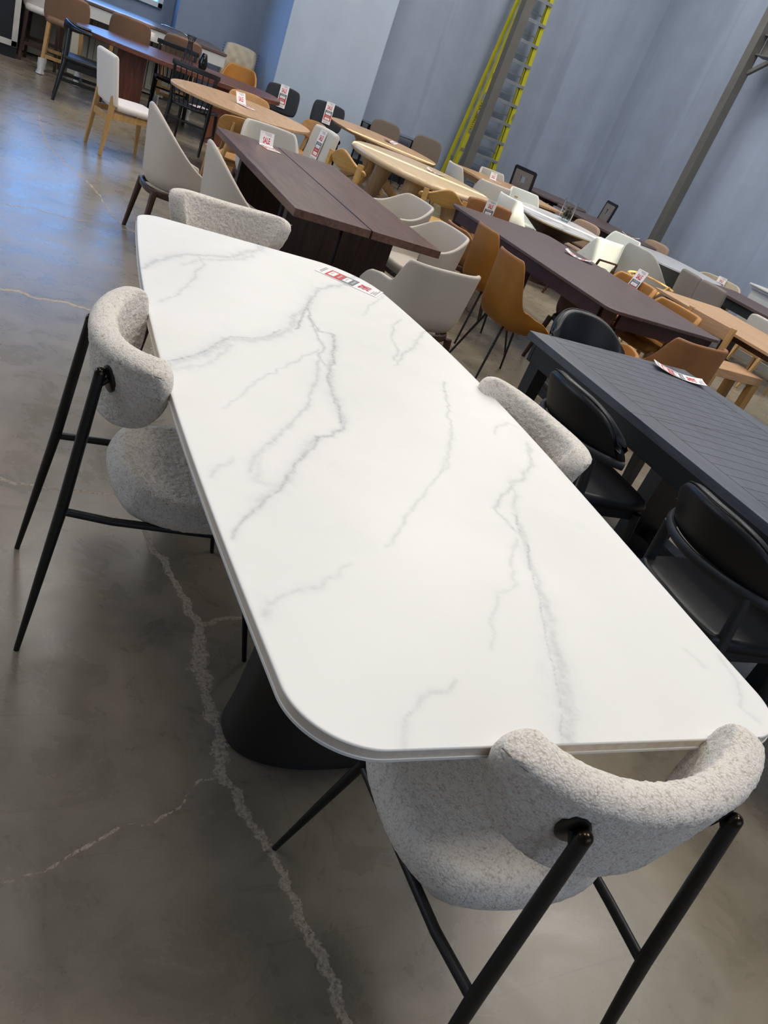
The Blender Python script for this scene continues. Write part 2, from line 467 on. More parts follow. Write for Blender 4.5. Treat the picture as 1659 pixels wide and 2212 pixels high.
# ------------------------------------------------------------------ room
# floor
def build_floor():
    me = bpy.data.meshes.new('floor')
    # fine patch where the cracks are, coarse elsewhere
    fx0, fx1, fy0, fy1 = -0.7, 1.7, 0.0, 9.2; st = .009
    xs = np.concatenate([[-4.0], np.arange(fx0, fx1 + 1e-6, st), [4, 7, 10.3]])
    ys = np.concatenate([[-4.0, -1.0], np.arange(fy0, fy1 + 1e-6, st), [11, 15.2]])
    nx, ny = len(xs), len(ys)
    X, Y = np.meshgrid(xs, ys, indexing='ij')
    co = np.stack([X, Y, np.zeros_like(X)], -1).reshape(-1, 3)
    I = np.arange(nx * ny).reshape(nx, ny)
    q = np.stack([I[:-1, :-1], I[1:, :-1], I[1:, 1:], I[:-1, 1:]], -1).reshape(-1, 4)
    me.vertices.add(len(co)); me.vertices.foreach_set('co', co.ravel().astype(np.float32))
    me.loops.add(q.size); me.loops.foreach_set('vertex_index', q.ravel().astype(np.int32))
    me.polygons.add(len(q)); me.polygons.foreach_set('loop_start', (np.arange(len(q)) * 4).astype(np.int32))
    me.update(calc_edges=True)
    D = np.full(X.shape, 9.0)
    rng = random.Random(3)
    def crack(px, w0, w1, rough=.012):
        P = [at(*p) for p in px]; pts = []
        for a, b in zip(P, P[1:]):
            n = max(2, int((b - a).length / .03))
            for k in range(n):
                p = a.lerp(b, k / n); j = rough
                pts.append((p.x + rng.uniform(-j, j), p.y + rng.uniform(-j, j)))
        pts.append((P[-1].x, P[-1].y)); m = len(pts)
        for i in range(m - 1):
            (x0, y0), (x1, y1) = pts[i], pts[i + 1]; w = w0 + (w1 - w0) * i / m
            w *= rng.uniform(.75, 1.25); pad = .07
            ia, ib = np.searchsorted(xs, [min(x0, x1) - pad, max(x0, x1) + pad]); ja, jb = np.searchsorted(ys, [min(y0, y1) - pad, max(y0, y1) + pad])
            if ia >= ib or ja >= jb: continue
            xx, yy = X[ia:ib, ja:jb], Y[ia:ib, ja:jb]
            dx, dy = x1 - x0, y1 - y0; L = dx * dx + dy * dy + 1e-12
            t = np.clip(((xx - x0) * dx + (yy - y0) * dy) / L, 0, 1)
            d = np.hypot(xx - x0 - t * dx, yy - y0 - t * dy) / w
            D[ia:ib, ja:jb] = np.minimum(D[ia:ib, ja:jb], d)
    crack([(310, 1135), (322, 1168), (345, 1205), (362, 1235), (382, 1268), (400, 1300), (410, 1330), (433, 1352)], .014, .024)
    crack([(433, 1352), (424, 1390), (425, 1430), (440, 1480), (455, 1530), (470, 1580), (478, 1640), (486, 1690)], .028, .030)
    crack([(486, 1690), (520, 1740), (545, 1790), (580, 1832), (602, 1872), (626, 1912), (641, 1960), (662, 2010), (690, 2060), (716, 2120), (735, 2170), (752, 2212), (775, 2260)], .019, .018)
    crack([(435, 1350), (470, 1340), (510, 1333), (560, 1336)], .016, .006, .008)
    crack([(310, 1135), (300, 1060), (310, 900), (330, 735)], .006, .005)
    crack([(0, 1035), (60, 1048), (120, 1055), (180, 1062), (250, 1068)], .013, .013, .008)
    crack([(-60, 618), (0, 625), (40, 630), (80, 645), (130, 650), (195, 670)], .020, .016, .012)
    crack([(0, 440), (70, 450), (140, 470), (200, 480), (300, 502)], .010, .012, .01)
    crack([(80, 210), (85, 250), (100, 310), (140, 350), (180, 385), (215, 420), (235, 455), (260, 480), (292, 502)], .010, .009, .015)
    crack([(470, 1680), (440, 1685), (420, 1700), (390, 1740), (350, 1765), (310, 1785), (260, 1785), (200, 1820), (150, 1850), (100, 1880), (0, 1912), (-60, 1930)], .005, .0055, .005)
    a = me.attributes.new('crack', 'FLOAT', 'POINT'); a.data.foreach_set('value', D.ravel().astype(np.float32))
    me.materials.append(M['floor'])
    o = bpy.data.objects.new('floor', me); C.objects.link(o); o['kind'] = 'structure'
build_floor()

EY, FX = 13.3, 10.3          # back wall plane, right wall plane
DY, DX0, DX1 = 12.85, 3.73, 5.27   # pier
BYL, AYL, ABX = 14.3, 14.7, 2.45
def slab(name, x0, x1, y0, y1, z0, z1, mat):
    b = MB(); b.box((x0 + x1) / 2, (y0 + y1) / 2, (z0 + z1) / 2, x1 - x0, y1 - y0, z1 - z0); return struct(name, b, mat)
slab('wall_back', DX1, FX + .2, EY, EY + .2, 0, CEIL, M['wall_main'])
slab('wall_right', FX, FX + .2, -4, EY, 0, CEIL, M['wall_main'])
slab('wall_pier', DX0, DX1, DY, 14.5, 0, CEIL, M['pier'])
slab('wall_alcove', ABX, DX0, BYL, BYL + .6, 0, CEIL, M['wall_left'])
slab('wall_left', -4.2, -4, -4, 15, 0, CEIL, M['wall_left'])
slab('wall_near', -4.2, FX + .2, -4.2, -4, 0, CEIL, M['wall_left'])
# window wall
wx0, wx1, wz0, wz1 = -2.6, 2.27, 1.12, 3.4
b = MB()
for x0, x1, z0, z1 in ((-4, ABX, 0, wz0), (-4, ABX, wz1, CEIL), (-4, wx0, wz0, wz1), (wx1, ABX, wz0, wz1)):
    b.box((x0 + x1) / 2, AYL + .1, (z0 + z1) / 2, x1 - x0, .2, z1 - z0)
struct('wall_window', b, M['wall_left'])
b = MB(); fw = .075
for x0, x1, z0, z1 in ((wx0, wx1, wz0, wz0 + fw), (wx0, wx1, wz1 - fw, wz1), (wx0, wx0 + fw, wz0, wz1), (wx1 - fw, wx1, wz0, wz1), (-.28, -.22, wz0, wz1)):
    b.box((x0 + x1) / 2, AYL + .02, (z0 + z1) / 2, x1 - x0, .14, z1 - z0)
wf = struct('window_1', b, M['trim_white'], .006)
b = MB(); b.box((wx0 + wx1) / 2, AYL + .05, (wz0 + wz1) / 2, wx1 - wx0 - .1, .012, wz1 - wz0 - .1); obj('window_pane', b, M['window_glass'], wf)
slab('baseboard_back', DX1, FX, EY - .015, EY, 0, .14, M['base_dark'])
slab('baseboard_right', FX - .015, FX, -4, EY, 0, .14, M['base_dark'])
slab('baseboard_pier', DX0, DX1, DY - .015, DY, 0, .1, M['pier'])
# ceiling with made-up slots, placed so sunbeams land on chosen surfaces
# (start, end, width, height of the struck surface)
BEAMS = [((3.70, 9.38), (5.25, 8.42), .15, .757), ((4.15, 10.62), (5.35, 9.98), .16, .755), ((6.05, 8.92), (6.98, 8.0), .17, .757), ((6.28, 7.42), (6.68, 7.40), .22, .62),
         ((2.42, 10.55), (2.75, 10.5), .3, .35), ((3.1, 12.4), (3.45, 12.3), .12, .70), ((3.12, 10.68), (3.3, 10.62), .12, .75), ((5.95, 6.5), (6.4, 6.25), .16, .74),
         ((1.2, 13.3), (2.1, 13.25), .3, .3), ((5.50, 8.15), (5.75, 8.0), .10, .75)]
def build_ceiling():
    from mathutils.geometry import delaunay_2d_cdt
    vs = [Vector((-4.2, -4.2)), Vector((FX + .2, -4.2)), Vector((FX + .2, 15.2)), Vector((-4.2, 15.2))]; es = [(0, 1), (1, 2), (2, 3), (3, 0)]; quads = []
    for p, q, w, z in BEAMS:
        k = (CEIL - z) / SUNDIR.z; o = Vector((SUNDIR.x * k, SUNDIR.y * k)); p, q = Vector(p) + o, Vector(q) + o
        d = (q - p).normalized(); n = Vector((-d.y, d.x)) * w / 2; c = [p + n, p - n, q - n, q + n]; quads.append(c)
        b0 = len(vs); vs += c; es += [(b0 + i, b0 + (i + 1) % 4) for i in range(4)]
    V, E_, F_, *_ = delaunay_2d_cdt(vs, es, [], 0, 1e-6)
    def inside(pt, c):
        sg = [((c[(i + 1) % 4] - c[i]).cross(pt - c[i])) for i in range(4)]
        return all(x > 0 for x in sg) or all(x < 0 for x in sg)
    b = MB(); b.v = [(p.x, p.y, CEIL) for p in V]
    for f in F_:
        m = sum((V[i] for i in f), Vector((0, 0))) / len(f)
        if not any(inside(m, c) for c in quads): b.f.append(tuple(f)[::-1])
    struct('ceiling', b, M['ceiling'])
build_ceiling()

# steel posts
def post(name, x, y, ang, label):
    t = thing(name, label, 'steel post', (x, y, 0), ang)
    b = MB()
    s_, th = .155, .012
    b.box(0, 0, CEIL / 2, s_, .15, CEIL)
    obj('shaft', b, M['steel'], t, .003)
    b = MB(); b.box(0, 0, .01, .28, .28, .02); obj('base_plate', b, M['steel'], t)
    return t
post('steel_post', 7.13, 12.45, 0, 'grey painted steel post standing in front of the yellow ladder')
pr = post('steel_post', 9.86, 10.40, 0, 'grey painted steel post near the right wall with a bracket high up')
b = MB(); b.box(.1, -1.57, 3.78, .02, 3.0, .26); b.box(.1, -1.57, 3.91, .2, 3.0, .02); b.box(.1, -1.57, 3.65, .2, 3.0, .02)
obj('side_beam', b, M['steel'], pr); b = MB(); b.bar((.05, -.07, 3.4), (.08, -.4, 3.64), .06, .05); obj('brace', b, M['steel'], pr)

# ------------------------------------------------------------------ text
def text_mesh(txt, size=1.0, bold=.0, squeeze=1.0, space=1.0):
    cu = bpy.data.curves.new('txt', 'FONT'); cu.body = txt; cu.size = size; cu.offset = bold; cu.space_character = space
    cu.align_x = 'CENTER'; cu.align_y = 'CENTER'; cu.resolution_u = 3
    o = bpy.data.objects.new('txt', cu); C.objects.link(o)
    dg = bpy.context.evaluated_depsgraph_get(); me = bpy.data.meshes.new_from_object(o.evaluated_get(dg))
    vs = [(p.co.x * squeeze, p.co.y, 0) for p in me.vertices]; fs = [tuple(p.vertices) for p in me.polygons]
    bpy.data.objects.remove(o); bpy.data.curves.remove(cu); bpy.data.meshes.remove(me)
    return vs, fs

# ladder ---------------------------------------------------------------
def ladder():
    t = thing('step_ladder', 'tall yellow fibreglass step ladder standing folded behind the grey post', 'ladder', (7.61, 12.98, 0))
    Ht = 4.6
    def hw(z): return .46 - .060 * z     # half width
    for s_ in (-1, 1):
        b = MB(); p, q = Vector((s_ * hw(0), 0, 0)), Vector((s_ * hw(Ht), .04, Ht))
        b.bar(p, q, .085, .014, up=(0, 1, 0)) if False else None
        # C-channel: web facing sideways with two flanges
        b.bar(p, q, .012, .08, up=(0, 1, 0)); 
        off = Vector((-s_ * .030, -.04, 0)); b.bar(p + off, q + off, .070, .010, up=(0, 1, 0))
        off = Vector((-s_ * .016, .04, 0)); b.bar(p + off, q + off, .036, .010, up=(0, 1, 0))
        obj('front_rail', b, M['yellow'], t)
        b = MB(); p2, q2 = Vector((s_ * (hw(0) + (.025 if s_ < 0 else .03)), .20, 0)), Vector((s_ * (hw(Ht) + .02), .12, Ht))
        b.bar(p2, q2, .06, .03, up=(0, 1, 0)); obj('rear_rail', b, M['yellow'], t)
        b = MB(); b.box(s_ * hw(0), 0, .03, .06, .1, .06); obj('foot', b, M['dark_alu'], t)
        b = MB(); z = 1.75 if s_ < 0 else 1.65; b.bar((s_ * hw(z), -.045, z - .05), (s_ * hw(z + .1), -.045, z + .05), .04, .01, up=(0, 1, 0)); obj('spreader_hinge', b, M['alu'], t)
    k = 0; z = .3
    while z < Ht - .1:
        b = MB(); b.box(0, -.005, z, 2 * hw(z) - .01, .09, .022); b.box(0, -.045, z - .015, 2 * hw(z) - .01, .006, .04)
        st = obj('step', b, M['alu'], t, .002)
        for s_ in (-1, 1):
            b = MB(); b.bar((s_ * (hw(z) - .02), 0, z - .1), (s_ * (hw(z) - .12), 0, z - .005), .02, .006); obj('step_brace', b, M['dark_alu'], st)
        b = MB(); b.box(0, .16, z + .12, 2 * hw(z), .03, .016); obj('rear_bar', b, M['alu'], t)
        z += .305
    vs, fs = text_mesh('FEATHERLITE', .078, .001, .95, 1.05)
    b = MB(); a = math.atan2(hw(0) - hw(Ht), Ht)
    z0 = 1.44; mt = Matrix.Translation((-hw(z0) + .022, -.0465, z0)) @ Matrix.Rotation(a, 4, 'Y') @ Matrix.Rotation(R(90), 4, 'X') @ Matrix.Rotation(R(-90), 4, 'Z') @ Matrix.Scale(.72, 4, (0, 1, 0))
    b.add(vs, fs, mt); obj('lettering', b, M['black_print'], t)
ladder()

# ------------------------------------------------------------------ sale tags
TX = {}
def sale_tag(label, loc, xdir, ydir, bend=0.0, L=.30, Wd=.125, show=1.0, name='sale_tag', roll=0.0, fold=None):
    """sheet centred on loc; xdir = reading direction, ydir = up the sheet; bend = curl (radians over its length)"""
    x = Vector(xdir).normalized(); y = Vector(ydir); y = (y - x * y.dot(x)).normalized(); n = x.cross(y)
    o = thing(name, label, 'sale tag', loc)
    def curve(py):       # py in -L/2..L/2 -> (along, out)
        if fold is not None:
            yf, an = fold
            if py <= yf: return py, 0.0
            d = py - yf; return yf + d * math.cos(an), d * math.sin(an)
        if abs(bend) < 1e-4: return py, 0.0
        r = L / bend; a = py / r; return r * math.sin(a), r * (1 - math.cos(a))
    def P(px, py, h=0.0):
        al, ou = curve(py); ou += roll * px * px / Wd * 4
        al2, ou2 = curve(py + 1e-4); tv = Vector((0, al2 - al, 0)); 
        return x * px + y * al + n * (ou + h + .0008)
    def patch(nm, x0, x1, y0, y1, h, mat, par=None):
        b = MB(); b.sheet(lambda u, v: P(x0 + (x1 - x0) * u, y0 + (y1 - y0) * v, h), 6, 14 if (y1 - y0) > .05 else 4, .0003)
        return obj(nm, b, mat, par or o)
    w, l = Wd / 2, L / 2
    sh = patch('paper_sheet', -w, w, -l, l, 0, M['paper'])
    fx = lambda f: -l + L * f
    patch('grey_panel', -w * .86, w * .86, fx(.40), fx(.615), .0006, M['block_grey'], sh)
    patch('grey_price_box', -w * .6, w * .6, fx(.42), fx(.515), .0011, M['paper'], sh)
    patch('red_panel', -w * .86, w * .86, fx(.155), fx(.40), .0006, M['block_red'], sh)
    patch('red_price_box', -w * .6, w * .6, fx(.185), fx(.285), .0011, M['paper'], sh)
    b = MB()
    for f, ww in ((.555, .5), ): b.sheet(lambda u, v: P(-w * ww + 2 * w * ww * u, fx(f) + L * .03 * v, .0011), 4, 2, .0003)
    b.sheet(lambda u, v: P(-w * .5 + w * u, fx(.33) + L * .03 * v, .0011), 4, 2, .0003)
    obj('white_print', b, M['ink_grey'], sh)
    b = MB()
    for f, x0, x1 in ((.45, -.35, .3), (.215, -.35, .3), (.95, -.8, -.55), (.955, -.4, .7), (.925, -.3, .6), (.895, -.1, .75), (.08, -.8, .7), (.05, -.8, .5)):
        b.sheet(lambda u, v: P(w * (x0 + (x1 - x0) * u), fx(f) + L * .014 * v, .0016), 4, 1, .0003)
    obj('small_print', b, M['ink_grey'], sh)
    if 'SALE' not in TX: TX['SALE'] = text_mesh('SALE', 1.0, .03, .82, 1.06)
    vs, fs = TX['SALE']
    sz = L * .235; b = MB()
    b.v = [P(p[0] * sz * .56, fx(.745) + p[1] * sz, .0014) for p in vs]; b.f = list(fs)
    obj('lettering', b, M['ink_red'], sh)
    return o

# ------------------------------------------------------------------ tables
def rrect(x0, x1, y0, y1, r, n=8, bulge=0.0):
    pts = []
    for cx, cy, a0 in ((x1 - r, y1 - r, 0), (x0 + r, y1 - r, 90), (x0 + r, y0 + r, 180), (x1 - r, y0 + r, 270)):
        for k in range(n + 1):
            a = R(a0 + 90 * k / n); pts.append((cx + r * math.cos(a), cy + r * math.sin(a)))
    return pts
def ell(cx, cy, a, b, rot=0, n=64, p=2.0):
    out = []
    for k in range(n):
        t = 2 * PI * k / n; c, s = math.cos(t), math.sin(t)
        x = a * math.copysign(abs(c) ** (2 / p), c); y = b * math.copysign(abs(s) ** (2 / p), s)
        out.append((cx + x * math.cos(rot) - y * math.sin(rot), cy + x * math.sin(rot) + y * math.cos(rot)))
    return out

def marble_table():
    T = thing('dining_table', 'long white marble-look dining table with grey veins on dark oval pedestals', 'table', (0, 0, 0))
    ys0, ys1 = .590, 3.122; TZ = .835
    LP = [(.59, .437), (.9, .430), (1.2, .415), (1.45, .413), (1.76, .42), (2.0, .43), (2.2, .44), (2.42, .453), (2.62, .47), (2.83, .495), (3.12, .53)]
    RP = [(.59, 1.435), (.85, 1.447), (1.06, 1.472), (1.34, 1.497), (1.7, 1.52), (2.0, 1.532), (2.33, 1.535), (2.65, 1.52), (2.95, 1.475), (3.12, 1.455)]
    LF = np.polyfit([p[0] for p in LP], [p[1] for p in LP], 4); RF = np.polyfit([p[0] for p in RP], [p[1] for p in RP], 4)
    def rnd(d, r): return 0 if d >= r else r - math.sqrt(max(0, r * r - (r - d) ** 2))
    def lr(y):
        l, r = float(np.polyval(LF, y)), float(np.polyval(RF, y))
        l += rnd(y - ys0, .12) + rnd(ys1 - y, .09); r -= rnd(y - ys0, .11) + rnd(ys1 - y, .20)
        return l, r
    yy = []
    k = 26
    for i in range(k): yy.append(ys0 + .12 * (1 - math.cos(PI / 2 * i / k)))
    n = 400
    for i in range(n): yy.append(ys0 + .12 + (ys1 - ys0 - .12 - .20) * i / n)
    for i in range(k + 1): yy.append(ys1 - .20 + .20 * math.sin(PI / 2 * i / k))
    m = 190
    Y = np.array(yy)
    co = np.zeros((len(yy), m + 1, 3))
    for i, y in enumerate(yy):
        l, r = lr(y); co[i, :, 0] = np.linspace(l, r, m + 1); co[i, :, 1] = y - .05 * (co[i, :, 0] - .5)
    co[:, :, 2] = TZ
    X, Yg = co[:, :, 0], co[:, :, 1]
    D = np.zeros(X.shape); rng = random.Random(11)
    def vein(px, w0, w1, s0=1.0, s1=1.0, jit=.006, soft=.45):
        P = [at(x, y, TZ) for x, y in px]; pts = []
        for a, b in zip(P, P[1:]):
            q = max(1, int((b - a).length / .022))
            for kk in range(q):
                p = a.lerp(b, kk / q); pts.append((p.x + rng.uniform(-jit, jit), p.y + rng.uniform(-jit, jit)))
        pts.append((P[-1].x, P[-1].y)); mm = len(pts)
        for i in range(mm - 1):
            f = i / mm; w = (w0 + (w1 - w0) * f) * rng.uniform(.6, 1.35); s_ = (s0 + (s1 - s0) * f)
            (x0, y0), (x1, y1) = pts[i], pts[i + 1]; pad_ = w * 3 + .01
            ia, ib = np.searchsorted(Y, [min(y0, y1) - pad_ - .06, max(y0, y1) + pad_ + .06])
            if ia >= ib: continue
            xx, yv = X[ia:ib], Yg[ia:ib]; dx, dy = x1 - x0, y1 - y0; L = dx * dx + dy * dy + 1e-12
            t_ = np.clip(((xx - x0) * dx + (yv - y0) * dy) / L, 0, 1); d = np.hypot(xx - x0 - t_ * dx, yv - y0 - t_ * dy)
            val = s_ * (.62 * np.clip(1.25 - d / w, 0, 1) ** .8 + .38 * np.exp(-(d / (w * 2.2)) ** 2))
            # darker rim along one side, as in the stone
            D[ia:ib] = np.maximum(D[ia:ib], val)
    vein([(305, 580), (330, 568), (370, 553), (400, 550), (450, 552), (500, 555), (530, 545), (560, 540), (575, 528)], .007, .014, .55, .5)
    vein([(395, 572), (430, 560), (480, 562), (520, 560), (545, 550)], .006, .010, .3, .4)
    vein([(430, 555), (440, 570), (425, 590), (420, 600), (400, 622), (375, 640), (345, 652)], .005, .004, .5, .3)
    vein([(362, 790), (400, 775), (440, 765), (470, 747), (498, 731), (540, 735), (580, 732), (610, 718), (632, 702), (640, 680), (665, 665), (672, 645), (690, 625), (720, 618), (745, 615), (760, 600), (775, 590)], .013, .007, .42, .6)
    vein([(365, 780), (400, 772), (440, 760), (470, 741), (498, 727), (540, 730), (580, 727), (606, 712)], .003, .003, .8, .8, .003)
    vein([(370, 800), (400, 795), (430, 788), (470, 775), (500, 745)], .010, .006, .28, .35)
    vein([(640, 712), (662, 664), (672, 645)], .004, .004, .9, .9, .003)
    vein([(666, 665), (670, 690), (690, 715), (718, 722), (722, 745), (718, 790), (708, 810), (715, 850), (735, 890), (740, 925), (715, 940), (690, 945), (665, 975), (645, 1000), (620, 1035), (600, 1060), (570, 1080), (540, 1110), (515, 1130), (503, 1162)], .0045, .0045, .95, .6)
    vein([(718, 722), (722, 760), (712, 810), (717, 850), (736, 890), (742, 920)], .010, .009, .45, .5)
    vein([(690, 945), (650, 985), (625, 1025), (600, 1055), (560, 1085)], .011, .008, .35, .3)
    vein([(675, 700), (690, 730), (700, 750), (690, 770), (705, 790)], .004, .004, .7, .6)
    vein([(690, 775), (682, 820), (670, 850), (665, 880), (625, 915), (600, 945), (570, 965), (550, 990), (540, 1020)], .005, .006, .5, .35)
    vein([(590, 950), (560, 985), (550, 1040), (590, 1050)], .012, .008, .22, .25)
    vein([(690, 755), (650, 775), (600, 800), (560, 820), (520, 850), (485, 882)], .003, .003, .5, .3)
    vein([(960, 825), (965, 860), (968, 900), (978, 930), (970, 970), (965, 1010), (930, 1050), (900, 1080), (870, 1130), (835, 1180)], .004, .003, .55, .3)
    vein([(978, 930), (966, 980), (958, 1015)], .008, .006, .3, .25)
    vein([(1140, 955), (1150, 1000), (1130, 1030), (1105, 1045)], .008, .007, .4, .5)
    vein([(1105, 1045), (1115, 1080), (1110, 1100), (1130, 1150), (1140, 1200), (1160, 1240), (1170, 1290), (1185, 1330)], .006, .007, .35, .4)
    vein([(1112, 1110), (1128, 1160), (1143, 1200), (1145, 1230)], .003, .003, .8, .8)
    vein([(1165, 1270), (1185, 1330), (1190, 1380), (1210, 1430), (1220, 1490), (1225, 1560), (1230, 1608)], .008, .017, .4, .42)
    vein([(1150, 1240), (1170, 1310), (1178, 1380), (1198, 1440), (1210, 1500), (1212, 1560), (1216, 1606)], .002, .002, .6, .6, .003)
    vein([(1105, 1045), (1085, 1070), (1070, 1100), (1095, 1125), (1117, 1150)], .004, .004, .5, .5)
    vein([(1120, 1165), (1105, 1210), (1110, 1260), (1080, 1285), (1068, 1330), (1060, 1400)], .004, .003, .35, .25)
    vein([(875, 1605), (880, 1560), (895, 1520), (930, 1495), (960, 1490), (985, 1470)], .004, .004, .3, .5)
    vein([(570, 1330), (580, 1310), (610, 1290), (650, 1275), (690, 1265), (730, 1240), (760, 1218)], .005, .003, .35, .25)
    vein([(580, 1300), (572, 1330)], .01, .008, .25, .2)
    vein([(868, 690), (850, 705), (845, 725), (850, 740), (860, 760), (852, 778)], .004, .004, .4, .5)
    vein([(852, 790), (870, 765), (892, 750), (902, 730), (922, 715)], .004, .006, .5, .4)
    vein([(1070, 937), (1075, 922), (1100, 915), (1122, 925)], .004, .003, .4, .3)
    vein([(785, 682), (800, 660), (828, 640)], .004, .004, .35, .35)
    vein([(450, 1030), (480, 1010), (502, 990)], .005, .004, .3, .25)
    vein([(1560, 1420), (1590, 1470), (1600, 1530), (1640, 1560)], .004, .004, .3, .3)
    vein([(1480, 1400), (1520, 1440)], .006, .004, .2, .15)
    I = np.arange(len(yy) * (m + 1)).reshape(len(yy), m + 1)
    q = np.stack([I[:-1, :-1], I[:-1, 1:], I[1:, 1:], I[1:, :-1]], -1).reshape(-1, 4)
    cof = co.reshape(-1, 3)
    me = bpy.data.meshes.new('stone_top')
    # border ring extruded down by a chamfer and the slab's edge
    ring = list(I[0, :]) + list(I[1:, -1]) + list(I[-1, -2::-1]) + list(I[-2:0:-1, 0])
    rp = cof[ring]; cen = np.array([1.08, 2.0, 0])
    base = len(cof); extra = []; faces = []
    nrm = []
    for i in range(len(ring)):
        a, b = rp[i - 1], rp[(i + 1) % len(ring)]; d = b - a; nn = np.array([d[1], -d[0], 0]); nn /= (np.linalg.norm(nn) + 1e-9); nrm.append(nn)
    levels = ((.0015, TZ - .001), (.002, TZ - .003))
    prev = ring
    for off, z in levels:
        cur = []
        for i in range(len(ring)):
            p = rp[i] + nrm[i] * off; cur.append(base + len(extra)); extra.append((p[0], p[1], z))
        for i in range(len(ring)):
            j = (i + 1) % len(ring); faces.append((prev[i], cur[i], cur[j], prev[j]))
        prev = cur
    allv = np.vstack([cof, np.array(extra)])
    nf = [tuple(map(int, x)) for x in q] + [tuple(map(int, f)) for f in faces]
    me.from_pydata([tuple(map(float, x)) for x in allv], [], nf); me.update()
    vals = np.concatenate([D.ravel(), np.zeros(len(extra))]).astype(np.float32)
    a = me.attributes.new('vein', 'FLOAT', 'POINT'); a.data.foreach_set('value', vals)
    me.materials.append(M['marble']); me.polygons.foreach_set('use_smooth', [True] * len(me.polygons))
    o = bpy.data.objects.new('stone_top', me); C.objects.link(o); o.parent = T
    def ringmesh(nm, offs, mat):
        b = MB(); L = len(ring)
        for off, z in offs:
            for i in range(L): p = rp[i] + nrm[i] * off; b.v.append((p[0], p[1], z))
        for k_ in range(len(offs) - 1):
            for i in range(L):
                j = (i + 1) % L; b.f.append((k_ * L + i, (k_ + 1) * L + i, (k_ + 1) * L + j, k_ * L + j))
        b.f.append(tuple(range(L))); b.f.append(tuple((len(offs) - 1) * L + i for i in range(L))[::-1])
        return obj(nm, b, mat, T, label='beige-grey edge of the table' if nm == 'edge_band' else None)
    ringmesh('edge_band', ((.0019, TZ - .0031), (.0019, TZ - .0185)), M['marble_edge'])
    ringmesh('underside_board', ((.0040, TZ - .0186), (.0040, TZ - .0235)), M['white_under'])
    for cy in (1.325, 2.42):
        b = MB(); lv = ((.96, 0), (1.0, .008), (1.0, .02), (.965, .1), (.90, .45), (.86, .805)); n_ = 56
        for k_, z_ in lv: b.v += [(x, y, z_) for x, y in ell(1.0, cy, .315 * k_, .155 * k_, 0, n_, 2.4)]
        b.f = [(r_ * n_ + i, r_ * n_ + (i + 1) % n_, (r_ + 1) * n_ + (i + 1) % n_, (r_ + 1) * n_ + i) for r_ in range(len(lv) - 1) for i in range(n_)] + [tuple(range(n_))[::-1], tuple(range((len(lv) - 1) * n_, len(lv) * n_))]
        obj('pedestal', b, M['black_ped'], T, label='dark bronze-black oval pedestal')
M['black_ped'] = plain('dark_bronze_pedestal', '#2b2824', .45, .1, var=.15, vs=3)
marble_table()

def trestle_table():
    T = thing('dining_table', 'dark walnut plank table with a split top on slab legs', 'table')
    for x0, x1 in ((1.605, 2.11), (2.122, 2.625)):
        b = MB(); b.prism([(x0, 4.47), (x1, 4.47), (x1, 6.72), (x0, 6.72)], .705, .755)
        obj('top_board', b, M['walnut'], T, .003)
    for y in (4.95, 6.25):
        for x0, x1 in ((1.72, 2.105), (2.125, 2.51)):
            b = MB(); b.box((x0 + x1) / 2, y, .3525, x1 - x0, .07, .705); obj('leg_panel', b, M['walnut_leg'], T, .003)
    b = MB(); b.box(2.115, 5.6, .64, .06, 1.3, .12); obj('stretcher', b, M['walnut_leg'], T)
trestle_table()

def herringbone_table():
    x0, x1, y0, y1 = 2.49, 3.66, .55, 3.13
    T = thing('dining_table', 'black dining table with a herringbone plank top', 'table')
    b = MB(); b.prism([(x0, y0), (x1, y0), (x1, y1), (x0, y1)], .725, .765)
    top = obj('table_top', b, M['black_plank'], T, .003)
    # recessed seams of the herringbone, lying in the top
    b = MB(); zc_ = .7652; w = .0028
    def seam(p, q):
        p, q = Vector((*p, zc_)), Vector((*q, zc_)); b.bar(p, q, w, .0006)
    mx = .13; xm = (x0 + x1) / 2
    for x in (x0 + mx, x1 - mx): seam((x, y0), (x, y1))
    seam((x0, 2.262), (x1, 2.262))
    yy_ = y0 + .02
    while yy_ < y1 + .18:
        xa, xb, ya, yb = x0 + mx, x1 - mx, yy_, yy_ - .20
        if ya > y1: t_ = (ya - y1) / (ya - yb); xa, ya = xa + (xb - xa) * t_, y1
        if yb < y0: t_ = (ya - y0) / (ya - yb); xb, yb = xa + (xb - xa) * t_, y0
        if xb - xa > .05: seam((xa, ya), (xb, yb))
        yy_ += .088
    obj('plank_seams', b, M['black_table_edge'], top)
    b = MB()
    for a in ((xm, y0 + .05, x1 - x0 - .06, .025), (xm, y1 - .05, x1 - x0 - .06, .025)): b.box(a[0], a[1], .675, a[2], a[3], .1)
    for x in (x0 + .045, x1 - .045): b.box(x, (y0 + y1) / 2, .675, .025, y1 - y0 - .09, .1)
    obj('apron', b, M['black_table_edge'], T, .002)
    for x, y, dx in ((x0 + .09, y0 + .1, 1), (x1 - .09, y0 + .1, -1), (x0 + .09, y1 - .1, 1), (x1 - .09, y1 - .1, -1)):
        b = MB(); b.bar((x - dx * .03, y, 0), (x, y, .725), .055, .055, .09, .09); obj('leg', b, M['black_table_edge'], T, .003)
    b = MB(); b.bar((xm, y0 + .8, .15), (xm, y1 - .8, .15), .09, .05); obj('stretcher', b, M['black_table_edge'], T)
    for y in (y0 + .8, y1 - .8):
        b = MB(); b.bar((xm - .25, y, .02), (xm + .25, y, .02), .1, .04); b.box(xm, y, .38, .3, .09, .7); obj('pedestal_post', b, M['black_table_edge'], T)
herringbone_table()

